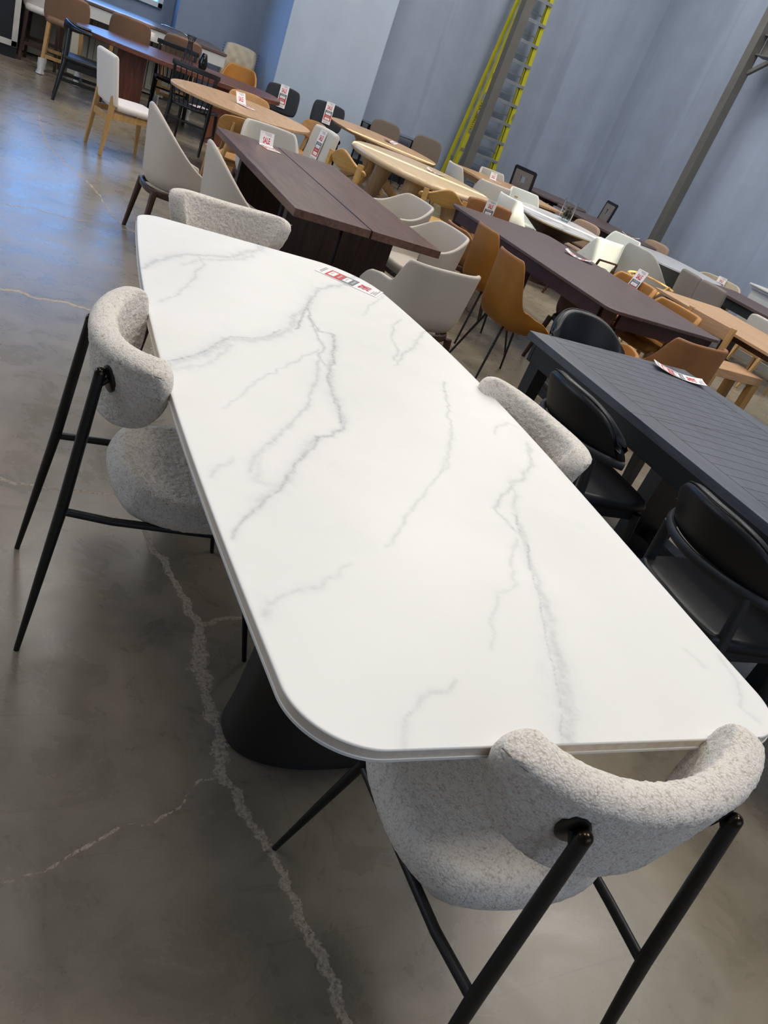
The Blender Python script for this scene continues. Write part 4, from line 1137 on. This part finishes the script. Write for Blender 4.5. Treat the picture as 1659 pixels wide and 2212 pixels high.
# high-back slotted chairs
def high_back(label, loc, rz):
    T = thing('high_back_chair', label, 'chair', loc, rz, 'black high-back chairs with a square slot')
    b = MB()
    y = lambda z: -.22 - .12 * (z - .45)
    for sx in (-1, 1): b.bar((sx * .20, y(0.45) , .42), (sx * .20, y(1.04), 1.04), .035, .03)
    b.bar((-.20, y(1.03), 1.03), (.20, y(1.03), 1.03), .03, .05)
    obj('back_frame', b, M['ebony'], T, .003)
    b = MB(); hw_ = .045
    for x0, x1, z0, z1 in ((-.175, .175, .46, .84), (-.175, -hw_, .84, .93), (hw_, .175, .84, .93), (-.175, .175, .93, 1.01)):
        b.bar(((x0 + x1) / 2, y(z0), z0), ((x0 + x1) / 2, y(z1), z1), x1 - x0, .03, up=(0, 1, 0))
    obj('back_panel', b, M['fab_graypad'], T)
    def se(u, v): return (u * .22, v * .21, .455)
    b = MB(); b.pad(se, 10, 10, .06, .12, .12, .08); obj('seat', b, M['fab_graypad'], T)
    for sx in (-1, 1):
        for sy in (-1, 1):
            b = MB(); b.bar((sx * .2, sy * .2 - (.05 if sy < 0 else 0), 0), (sx * .2, sy * .2, .43), .03, .03, .04, .04); obj('leg', b, M['ebony'], T)
    return T
hb = high_back('black high-back chair with a square slot, standing next to the ladder', (7.86, 11.5, 0), face(25))
dup(hb, (9.12, 11.3, 0), face(166), 'black high-back chair with a square slot, standing next to the tall steel post')
tp = side_chair('taupe fabric chair by the white oval table, its seat visible under the tabletop', (7.14, 9.06, 0), face(190), M['fab_taupe'], M['wood_dark_leg'], w=.52, top=.82, bz=.48, bt=.06, lean=.12, ku=.16, group='taupe fabric chairs with dark legs', name='fabric_chair')
dup(tp, (9.3, 9.9, 0), face(190), 'taupe fabric chair behind the end of the dark brown table at the steel post')
# large grey tub chair
T = shell_chair('large pale grey tub chair with a dark metal strip down its back', (7.58, 7.86, 0), face(8), M['fab_greymid'], M['black_metal'], lambda a: .87 - .33 * sstep(.18, .95, a), .40, .37, .35, 110, .12, .03, 'metal', name='tub_chair', p=2.1)
b = MB(); b.bar((0, -.325, .42), (0, -.345, .74), .02, .012, up=(0, 1, 0)); obj('back_strip', b, M['black_metal'], T)
T = shell_chair('beige tub chair with a sale tag near the white cabinet', (9.20, 8.15, 0), face(215), M['fab_tuft'], M['wood_dark_leg'], lambda a: .79 - .08 * sstep(.3, 1, a), .42, .31, .31, 115, .15, .03, 'wood', name='tub_chair', p=2.1)
gb = side_chair('grey-brown fabric chair with a pale lit edge at the dark panelled table', (7.98, 6.88, 0), face(0), M['fab_umber'], M['ebony'], w=.46, top=.84, bz=.44, bt=.06, lean=.05, ku=.06, group='grey-brown chairs at the dark panelled table', name='fabric_chair')
dup(gb, (8.02, 7.28, 0), face(-12), 'grey-brown fabric chair tucked behind its twin near the pale grey table')
# tan leather chairs right of the espresso table
tn = shell_chair('tan leather chair with a sale tag on its back at the espresso table', (5.23, 5.60, 0), face(186), M['leather_tan'], M['oak_leg'], lambda a: .80 - .20 * sstep(.5, .95, a), .44, .26, .24, 105, .1, .045, 'wood', 'tan leather chairs at the espresso table', name='leather_side_chair', p=3)
dup(tn, (5.14, 4.90, 0), face(184), 'tan leather chair without a tag, closest to the near right corner of the espresso table')
T = shell_chair('big tan leather armchair with dark shadowed back at the near end of the espresso table', (4.33, 3.88, 0), face(96), M['leather_brown'], M['oak_leg'], lambda a: .82 - .26 * sstep(.50, .85, a), .43, .28, .27, 112, .12, .035, 'wood', name='leather_armchair', p=3.6)
# light oak arm frame chair right of it
def frame_chair(label, loc, rz):
    T = thing('oak_frame_chair', label, 'chair', loc, rz)
    for sx in (-1, 1):
        b = MB(); b.bar((sx * .23, -.27, 0), (sx * .23, -.23, .80), .045, .045); obj('leg', b, M['oak_leg'], T, .003)
        b = MB(); b.bar((sx * .25, .22, 0), (sx * .25, .22, .45), .04, .04); obj('leg', b, M['oak_leg'], T, .003)
        b = MB(); b.bar((sx * .25, -.23, .42), (sx * .25, .22, .42), .03, .05); obj('side_rail', b, M['oak_leg'], T, .003)
    b = MB(); b.box(0, -.23, .735, .46, .03, .12); obj('back_rail', b, M['oak_x'], T, .004)
    def se(u, v): return (u * .24, v * .23, .46)
    b = MB(); b.pad(se, 12, 12, .05, .1, .1, .06); obj('seat', b, M['fab_char'], T)
    return T
frame_chair('oak frame chair with a wide flat back rail at the light oak table', (5.93, 4.95, 0), face(12))
def oak_bench():
    T = thing('oak_bench', 'low weathered oak bench end just beyond the big tan leather armchair', 'bench', (5.58, 4.40, 0))
    b = MB(); b.box(0, 0, .515, .62, .30, .07); obj('seat', b, M['oak_x'], T, .004)
    for sx in (-1, 1):
        for sy in (-1, 1):
            b = MB(); b.box(sx * .275, sy * .115, .24, .07, .07, .48); obj('leg', b, M['oak_leg'], T, .004)
oak_bench()
shell_chair('dark brown leather chair pushed under the near left of the espresso table', (4.45, 5.0, 0), face(20), M['leather_dark'], M['wood_dark_leg'], lambda a: .66 - .14 * sstep(.4, .9, a), .42, .24, .24, 110, .1, .03, 'wood', name='leather_side_chair')
shell_chair('low brown leather chair with a dark seat behind the black chair', (3.72, 3.92, 0), face(150), M['leather_tan'], M['wood_dark_leg'], lambda a: .62 - .10 * sstep(.2, .9, a), .42, .28, .26, 110, .1, .03, 'wood', name='leather_armchair')
side_chair('pale grey chair half hidden under the dark panelled table', (8.0, 6.0, 0), face(0), M['fab_grey'], M['oak_leg'], w=.44, top=.78, bz=.48, bt=.04, lean=.1, ku=.14, name='fabric_chair')
# wishbone
def wishbone():
    T = thing('wishbone_chair', 'oak wishbone chair with a curved hoop rail behind the light oak table', 'chair', (6.18, 6.26, 0), face(265))
    b = MB(); pts = [(.27 * math.sin(R(a)) , .0 - .24 * math.cos(R(a)), .745 - .03 * abs(a) / 105) for a in range(-110, 111, 11)]
    b.tube(pts, (.016, .012), 10); obj('top_rail', b, M['honey_light'], T)
    for sx in (-1, 1):
        b = MB(); b.tube([(sx * .21, -.24, 0), (sx * .19, -.17, .43), (sx * .20, -.10, .60), (sx * .255, .0, .735)], [.013, .018, .016, .012], 10); obj('leg', b, M['honey_light'], T)
        b = MB(); b.tube([(sx * .22, .2, 0), (sx * .21, .18, .44)], [.012, .018], 10); obj('leg', b, M['honey_light'], T)
        b = MB(); b.tube([(0, -.20, .46), (0, -.215, .56), (sx * .07, -.235, .73)], [.012, .012, .009], 8); obj('splat', b, M['honey_light'], T)
    def se(u, v): return (u * .24, v * .2, .45)
    b = MB(); b.pad(se, 10, 10, .03, .08, .08, .1); obj('seat', b, M['fab_white'], T)
wishbone()

# spindle chairs
def spindle(label, loc, rz):
    T = thing('spindle_chair', label, 'chair', loc, rz, 'black spindle-back chairs at the red-brown table')
    y = lambda z: -.21 - .17 * (z - .45)
    b = MB(); 
    def rl(u, v): return (u * .275, y(.85) + .045 * u * u, .85 + v * .028)
    b.pad(rl, 14, 4, .022, .03, .2, .02, 4); obj('top_rail', b, M['ebony'], T)
    for k in range(8):
        x = -.20 + .40 * k / 7
        b = MB(); b.tube([(x * .85, y(.45), .45), (x * 1.05, y(.65) - .005, .65), (x * 1.12, y(.835) + .04 * (x / .27) ** 2, .835)], [.006, .0085, .006], 8); obj('spindle', b, M['ebony'], T)
    for sx in (-1, 1):
        b = MB(); b.tube([(sx * .235, -.29, 0), (sx * .225, -.20, .43), (sx * .245, y(.83) + .03, .84)], [.014, .024, .013], 12); obj('leg', b, M['ebony'], T)
        b = MB(); b.tube([(sx * .23, .22, 0), (sx * .21, .18, .43)], [.013, .021], 12); obj('leg', b, M['ebony'], T)
        b = MB(); b.tube([(sx * .232, -.25, .2), (sx * .222, .2, .2)], .010, 8); obj('side_stretcher', b, M['ebony'], T)
    def se(u, v): return (u * .24, v * .22, .448 + .012 * u * u)
    b = MB(); b.pad(se, 14, 14, .03, .06, .06, .1); obj('seat', b, M['ebony'], T)
    b = MB(); b.tube([(-.225, -.235, .30), (.225, -.235, .30)], .011, 8); obj('rear_stretcher', b, M['ebony'], T)
    return T
sp = spindle('black spindle-back chair in front of the red-brown table with a tag on its seat', (2.10, 10.02, 0), face(62))
dup(sp, (2.14, 11.9, 0), face(262), 'black spindle-back chair on the far side of the red-brown table')

# black yoke chair
def yoke():
    T = thing('yoke_back_chair', 'black wooden chair with a curved yoke back, left of the white upholstered chair', 'chair', (.92, 10.62, 0), face(-4))
    b = MB(); pts = [(.27 * math.sin(R(a)), .02 - .25 * math.cos(R(a)), .765) for a in range(-95, 96, 10)]
    n_ = len(pts); b.tube(pts, [(.020, .016 + .045 * math.exp(-((i - n_ / 2) / 4.0) ** 2)) for i in range(n_)], 10); obj('yoke_rail', b, M['ebony'], T)
    for sx in (-1, 1):
        b = MB(); b.tube([(sx * .24, -.26, 0), (sx * .215, -.19, .42), (sx * .165, -.185, .75)], [.016, .027, .022], 12); obj('leg', b, M['ebony'], T)
        b = MB(); b.tube([(sx * .24, .24, 0), (sx * .22, .2, .42)], [.015, .024], 12); obj('leg', b, M['ebony'], T)
        b = MB(); b.bar((sx * .232, -.24, .24), (sx * .23, .22, .24), .02, .035); obj('side_stretcher', b, M['ebony'], T)
    def se(u, v): return (u * .25, v * .23, .46)
    b = MB(); b.pad(se, 14, 14, .05, .1, .1, .07); obj('seat', b, M['leather_black'], T, label='glossy seat pad reflecting blue window light')
    b = MB(); b.box(0, -.19, .40, .40, .025, .07); b.box(0, .2, .40, .42, .025, .07); b.box(.21, 0, .40, .025, .4, .07); b.box(-.21, 0, .40, .025, .4, .07); b.box(0, 0, .24, .45, .03, .03); obj('seat_frame', b, M['ebony'], T)
yoke()

# black curved pad chairs at the black table
def klismos(label, loc, rz):
    T = thing('curved_back_chair', label, 'chair', loc, rz, 'black curved-back chairs at the black table')
    def bk(u, v):
        a = u * R(62); k = 1 - .05 * v
        hgt_ = .19 * max(.12, (1 - abs(u) ** 2.6)) ** .55
        return (.295 * math.sin(a), .05 - .30 * math.cos(a) * (1 + .05 * v) - .02 * v, .662 + (v + 1) / 2 * hgt_)
    b = MB(); b.pad(bk, 44, 14, .055, .05, .24, .02, 4, .1, 6); pd = obj('back_pad', b, M['leather_black'], T, sharp=80)
    b = MB(); pp = []
    for k in range(25):
        a = R(-64 + 128 * k / 24); pp.append((.31 * math.sin(a), .05 - .315 * math.cos(a), .655))
    b.tube(pp, (.014, .018), 10); obj('back_rail', b, M['ebony_mat'], T)
    b = MB(); q = [bk(-1 + 2 * k / 30, .98) for k in range(31)]; b.tube([(x * 1.0, y - .012, z + .002) for x, y, z in q], .003, 6); obj('piping', b, M['leather_black'], pd)
    for sx in (-1, 1):
        b = MB(); b.tube([(sx * .25, -.24, 0), (sx * .215, -.15, .42), (sx * .205, -.185, .65)], [(.014, .014), (.022, .022), (.018, .018)], 12); obj('leg', b, M['ebony_mat'], T)
        b = MB(); b.tube([(sx * .245, .24, 0), (sx * .22, .19, .42)], [.013, .021], 12); obj('leg', b, M['ebony_mat'], T)
    def se(u, v): return (u * .25 * (1 + .06 * v), v * .235, .46)
    b = MB(); b.pad(se, 18, 18, .055, .10, .10, .12, 3, .1); obj('seat', b, M['leather_black'], T, sharp=80)
    b = MB(); b.box(0, -.15, .41, .40, .025, .05); b.box(0, .18, .41, .40, .025, .05); b.box(.2, 0, .41, .025, .36, .05); b.box(-.2, 0, .41, .025, .36, .05); obj('seat_frame', b, M['ebony_mat'], T)
    return T
kc = klismos('black curved-back leather chair at the black table, directly behind a boucle chair back', (2.36, 2.23, 0), face(-2))
dup(kc, (2.37, 1.38, 0), face(-4), 'black chair with a curved leather back, closest to the camera along the black table')
dup(kc, (3.06, 3.20, 0), face(268), 'black chair with a curved leather back at the far end of the black table')

# counter stools
def stool(label, loc, rz, bm, legm, wrap=True, group='tan counter stools at the island'):
    T = thing('counter_stool', label, 'stool', loc, rz, group)
    def bk(u, v):
        z = .80 + v * .185; return (u * .26 * (1 - .03 * v), -.20 - .05 * v + .07 * u * u, z)
    b = MB(); b.pad(bk, 20, 14, .05, .09, .12, .12, 4, .05, 5); obj('backrest', b, bm, T, sharp=80)
    def se(u, v): return (u * .24, v * .22, .64)
    b = MB(); b.pad(se, 14, 14, .08, .14, .14, .1, 4, .1); obj('seat', b, bm, T, sharp=80)
    for sx in (-1, 1):
        for sy in (-1, 1):
            b = MB(); b.bar((sx * .22, sy * .22, 0), (sx * .19, sy * .17, .61), .035, .035, .045, .045); lg_ = obj('leg', b, legm, T, .004)
            if wrap:
                b = MB(); b.lathe([(.03, .0), (.05, .01), (.036, .06), (.045, .12), (.034, .19)], 9, (sx * .218, sy * .218, 0)); b.v = [(x + random.uniform(-.008, .008), y + random.uniform(-.008, .008), z) for x, y, z in b.v]
                obj('foot_wrap', b, M['plastic'], lg_, label='crumpled plastic wrap around the foot')
    b = MB(); b.box(0, -.20, .22, .38, .03, .04); obj('rear_rail', b, legm, T, .003)
    b = MB(); b.box(0, .20, .26, .38, .03, .04); obj('footrest', b, legm, T, .003)
    for sx in (-1, 1):
        b = MB(); b.box(sx * .2, 0, .24, .03, .38, .04); obj('side_rail', b, legm, T, .003)
    return T
so = stool('tan leather counter stool, nearest the dark framed panel, its feet wrapped in plastic', (.80, 12.22, 0), face(84), M['leather_stool'], M['oak_leg'])
dup(so, (1.58, 12.45, 0), face(85), 'tan leather counter stool behind the middle of the red-brown table')
dup(so, (2.28, 12.5, 0), face(84), 'tan leather counter stool behind the wire vase')
stool('pale grey counter stool behind the first tan stool', (.58, 12.87, 0), face(80), M['fab_white'], M['wood_dark_leg'], False, None)

# tufted chair and ochre tub near the alcove
def tufted():
    T = thing('tufted_chair', 'beige tufted wing-back chair with dark nailheads by the alcove corner', 'chair', (3.26, 13.38, 0), face(250))
    def bk(u, v):
        z = .78 + v * .31; return (u * .25, -.20 - .16 * (z - .45) - .05 * max(0, v) ** 2 + .05 * u * u, z)
    b = MB(); b.pad(bk, 30, 24, .11, .12, .12, .08, 4, .05, 5)
    b.v = [tuple(Vector(p) + Vector((0, -.018 * 0 + .010 * (math.cos(p[0] * 38) * math.cos(p[2] * 38) - .3), 0))) for p in b.v]; bp = obj('backrest', b, M['fab_tuft'], T, sharp=90)
    def se(u, v): return (u * .26, v * .24, .44)
    b = MB(); b.pad(se, 12, 12, .12, .15, .15, .1); obj('seat', b, M['fab_tuft'], T)
    legs4(T, M['wood_dark_leg'], .42, .40, .38, .014, .02, .02)
    b = MB()
    for k in range(14):
        z = .55 + .5 * k / 13; b.lathe([(.001, 0), (.009, .003), (.009, .009), (.001, .012)], 6, (.27, -.22 - .16 * (z - .45), z))
        b.lathe([(.001, 0), (.009, .003), (.009, .009), (.001, .012)], 6, (-.27, -.22 - .16 * (z - .45), z))
    obj('nailheads', b, M['black_print'], bp)
tufted()
shell_chair('golden tan leather tub chair lit by the sun in front of the tufted chair', (3.16, 12.62, 0), face(250), M['leather_tan'], M['wood_dark_leg'], lambda a: .88 - .25 * sstep(.3, .95, a), .42, .24, .24, 110, .2, .03, 'wood', name='tub_chair', p=2.2)

# ------------------------------------------------------------------ island, cabinets, mirror
def door_panel(T, x0, x1, z0, z1, y, name='door', mat=None, knob=True):
    mat = mat or M['cream_paint']
    b = MB(); b.box((x0 + x1) / 2, y - .01, (z0 + z1) / 2, x1 - x0, .02, z1 - z0); d = obj(name, b, mat, T, .002)
    b = MB(); m = .07
    for q in ((x0 + m, (z0 + z1) / 2, .006, z1 - z0 - 2 * m), (x1 - m, (z0 + z1) / 2, .006, z1 - z0 - 2 * m)): b.box(q[0], y - .0212, q[1], q[2], .003, q[3])
    for z in (z0 + m, z1 - m): b.box((x0 + x1) / 2, y - .0212, z, x1 - x0 - 2 * m, .003, .006)
    obj('panel_groove', b, M['groove'], d)
    if knob: b = MB(); b.box(x0 + .025, y - .03, (z0 + z1) / 2 + .1, .012, .02, .10); obj('handle', b, M['black_metal'], d)
def island():
    T = thing('kitchen_island', 'long white kitchen island with a dark brown worktop under the window', 'kitchen island')
    x0, x1, y0, y1, zt = -3.2, 2.98, 12.85, 14.25, .95
    b = MB(); b.prism([(x0, y0), (x1, y0), (x1 + .02, y1), (x0, y1)], zt - .035, zt); obj('worktop', b, M['counter'], T, .004)
    b = MB(); b.box((x0 + x1) / 2, y0 + .04, zt - .115, x1 - x0 - .02, .04, .15); b.box((x0 + x1) / 2, y1 - .04, zt - .115, x1 - x0 - .02, .04, .15); b.box(x1 - .03, (y0 + y1) / 2, zt - .115, .04, y1 - y0 - .06, .15)
    obj('fascia', b, M['white_paint'], T, .003)
    for x in (-2.4, -.2, 1.0):
        b = MB(); b.box(x, y0 + .09, .42, .14, .1, .80); obj('support_post', b, M['cream_paint'], T)
    b = MB(); b.box(.7, 13.9, .42, 3.3, .6, .80); obj('carcass', b, M['cream_paint'], T)
    b = MB(); b.box(-1.3, 13.7, .42, .6, .8, .82); obj('recess_panel', b, M['dark_panel'], T)
    for k in range(4): door_panel(T, 1.0 + k * .42 - .2, 1.0 + k * .42 + .2, .08, .80, 13.58)
    b = MB(); b.box(.1, 13.56, .43, .5, .02, .8); obj('dark_front', b, M['dark_panel'], T)
island()
b = MB(); b.tube([(2.15, 13.7, .9595), (2.2, 13.68, .972), (2.3, 13.58, .976), (2.45, 13.5, .972), (2.5, 13.48, .9595)], .009, 8)
tag(obj('metal_towel_bar', b, M['silver']), 'bent silver metal bar lying on the dark island worktop', 'bar')

def cabinet():
    T = thing('white_cabinet', 'white moulded buffet cabinet with panelled doors against the right wall', 'cabinet')
    x0, x1, y0, y1, zt = 9.42, 10.25, 4.2, 7.75, .92
    b = MB(); b.box((x0 + x1) / 2 - .03, (y0 + y1) / 2, zt - .012, x1 - x0 + .1, y1 - y0 + .06, .024); b.box((x0 + x1) / 2 - .015, (y0 + y1) / 2, zt - .04, x1 - x0 + .06, y1 - y0 + .03, .035); obj('moulded_top', b, M['white_paint'], T, .006, 3)
    b = MB(); b.box((x0 + x1) / 2, (y0 + y1) / 2, (zt - .05) / 2 + .05, x1 - x0, y1 - y0, zt - .15); obj('body', b, M['white_paint'], T)
    b = MB(); b.box((x0 + x1) / 2 - .01, (y0 + y1) / 2, .05, x1 - x0 + .04, y1 - y0 + .03, .1); obj('plinth', b, M['white_paint'], T, .004)
    n = 6; w = (y1 - y0) / n
    for k in range(n):
        ya, yb = y0 + k * w + .03, y0 + (k + 1) * w - .03
        b = MB(); b.box(x0 - .008, (ya + yb) / 2, .35, .018, yb - ya, .44); d = obj('door', b, M['white_paint'], T, .003)
        b = MB(); b.box(x0 - .020, (ya + yb) / 2, .35, .008, yb - ya - .12, .32); obj('raised_panel', b, M['white_paint'], d, .004)
        b = MB(); b.box(x0 - .008, (ya + yb) / 2, .70, .018, yb - ya, .17); d = obj('drawer', b, M['white_paint'], T, .003)
        b = MB(); b.lathe([(.004, 0), (.012, .01), (.014, .02), (.004, .026)], 12); b.xf(Matrix.Translation((x0 - .017, (ya + yb) / 2, .70)) @ Matrix.Rotation(R(-90), 4, 'Y')); obj('knob', b, M['silver'], d)
cabinet()
def mirror():
    T = thing('framed_panel', 'dark panel in a pale wooden frame standing at the left edge', 'framed panel', (0, 0, 0))
    x1, y, z0, z1 = .285, 12.6, .14, 1.75
    b = MB(); x0 = -.75
    for q in ((x0, x1, z0, z0 + .07), (x0, x1, z1 - .07, z1)): b.box((q[0] + q[1]) / 2, y, (q[2] + q[3]) / 2, q[1] - q[0], .04, q[3] - q[2])
    for xx in (x0 + .035, x1 - .035): b.box(xx, y, (z0 + z1) / 2, .07, .04, z1 - z0)
    obj('frame', b, M['mirror_frame'], T, .004)
    b = MB(); b.box((x0 + x1) / 2, y + .005, (z0 + z1) / 2, x1 - x0 - .1, .02, z1 - z0 - .1); obj('dark_panel', b, M['dark_panel'], T)
    b = MB(); b.box((x0 + x1) / 2, y + .12, .87, x1 - x0, .16, 1.74); obj('cabinet_back', b, M['dark_panel'], T)
mirror()

# ------------------------------------------------------------------ things on tables
def vases():
    T = thing('wire_vase', 'tall black wire vase on the red-brown table', 'vase', (2.12, 11.12, .755))
    prof = lambda z: .075 - .048 * sstep(0, .26, z) + .03 * sstep(.26, .33, z)
    b = MB()
    for s_ in (1, -1):
        for k in range(11):
            a0 = 2 * PI * k / 11
            pts = [(prof(z) * math.cos(a0 + s_ * z * 5), prof(z) * math.sin(a0 + s_ * z * 5), z) for z in [i * .033 for i in range(11)]]
            b.tube(pts, .0022, 5)
    for z in (.002, .33): b.tube([(prof(z) * math.cos(2 * PI * k / 20), prof(z) * math.sin(2 * PI * k / 20), z) for k in range(20)], .0035, 6, closed=True)
    obj('wire_cage', b, M['black_metal'], T)
    b = MB(); b.lathe([(.002, 0), (.03, 0), (.052, .05), (.056, .10), (.035, .19), (.026, .205), (.022, .2), (.002, .19)], 28)
    o = obj('vase', b, M['black_glossy']); o.location = (2.30, 11.06, .756); tag(o, 'glossy black ceramic vase standing next to the wire vase', 'vase')
vases()
def glass_vase():
    x, y = 6.72, 8.78
    T = thing('glass_vase', 'clear cylindrical glass vase filled with dried potpourri on the white oval table', 'vase', (x, y, .758))
    b = MB(); ro, ri, h = .088, .083, .27; b.lathe([(ri, h), (ri, .012), (.001, .012)], 40)
    b = MB(); n = 40; pr_ = [(.001, 0), (ro, 0), (ro, h), (ri, h), (ri, .012), (.001, .012)]
    b.lathe(pr_, n); obj('glass_wall', b, M['glass'], T)
    b = MB()
    for k in range(70):
        a, r_, z = random.uniform(0, 6.28), .066 * math.sqrt(random.random()), random.uniform(.025, .17); s_ = random.uniform(.010, .02)
        q = []
        for i in range(6): q.append((r_ * math.cos(a) + random.uniform(-s_, s_), r_ * math.sin(a) + random.uniform(-s_, s_), z + random.uniform(-s_, s_)))
        b.add(q, [(0, 1, 2), (0, 2, 3), (1, 2, 4), (3, 4, 5), (0, 4, 5), (1, 3, 5)])
    o = obj('potpourri', b, M['pine_dry'], T); o['kind'] = 'stuff'
glass_vase()

Z = .7575
def flat_tag(label, c, updir, bend=0.0, z=Z, roll=0.0, fold=None, L=.30):
    u = Vector((updir[0], updir[1], 0)).normalized(); x = Vector((u.y, -u.x, 0))
    return sale_tag(label, (c[0], c[1], z), x, u, bend, L=L, roll=roll, fold=fold)
# marble table: text runs towards the near edge
flat_tag('flat red and white sale tag lying on the marble table', (1.475 * .913, 3.175 * .913), (.38, -.30), z=.8355, L=.275)
flat_tag('curled sale tag lying on the black herringbone table', (3.45, 2.97), (.75, -.45), .5, z=.767, roll=.02)
flat_tag('folded sale tag standing up on the walnut table', (1.97, 6.5), (-.2, 1), z=.757, fold=(.03, R(75)), L=.26)
flat_tag('crumpled sale tag standing up on the oval oak table', (2.33, 8.9), (-.5, 1), z=.757, fold=(.02, R(62)), roll=.03, L=.27)
flat_tag('curled sale tag on the espresso table, half hanging near the white oval table', (4.98, 6.05), (-.55, .6), .9, z=.757)
flat_tag('small curled paper tag on the thin-edged oval oak table', (4.95, 10.85), (.8, .3), 1.1, z=.757, L=.2)
flat_tag('curled paper tag on the thick rounded oak table', (4.78, 8.95), (.7, -.5), .9, z=.76, L=.24)
flat_tag('sale tag standing on the oak table by the ladder', (6.85, 10.98), (-.1, 1), z=.757, fold=(.03, R(78)), L=.26)
flat_tag('curled red and white sale tag at the side of the oak table by the ladder', (7.15, 10.45), (.8, -.2), .7, z=.757)
flat_tag('curled sale tag on the end of the dark brown table near the post', (8.85, 9.85), (.7, -.6), .8, z=.76)
flat_tag('printed tag lying on the seat of the black spindle chair', (2.14, 10.0), (.6, .5), z=.478, L=.24)

def hang_tag(label, chair_loc, facing, off, z, side=1, lean=.12, sx=0.0, L=.30):
    """tag hanging on the backrest; side=1 on its front face"""
    a = R(facing); f = Vector((math.cos(a), math.sin(a), 0)); r_ = Vector((f.y, -f.x, 0))
    x = -r_ if side > 0 else r_
    p = Vector((chair_loc[0], chair_loc[1], 0)) + f * off + r_ * sx; p.z = z
    up = Vector((0, 0, 1)) - f * lean
    return sale_tag(label, p, x, up, L=L)
hang_tag('sale tag hanging on the left charcoal chair', (3.68, 11.98), 258, -.222, .735)
hang_tag('sale tag hanging on the right charcoal chair', (4.42, 12.02), 256, -.222, .735)
hang_tag('sale tag hanging on the white upholstered chair', (2.74, 8.05), 192, -.218, .715, lean=.15)
hang_tag('sale tag leaning on the boxy brown leather chair behind the espresso table', (4.62, 7.11), 268, -.165, .735, lean=.0, L=.24)
hang_tag('sale tag hanging over the tan leather chair back', (5.23, 5.60), 186, -.185, .755, sx=.05, lean=.30, L=.27)
hang_tag('sale tag hanging inside the beige tub chair', (9.20, 8.15), 215, -.26, .70, lean=.1, L=.22)
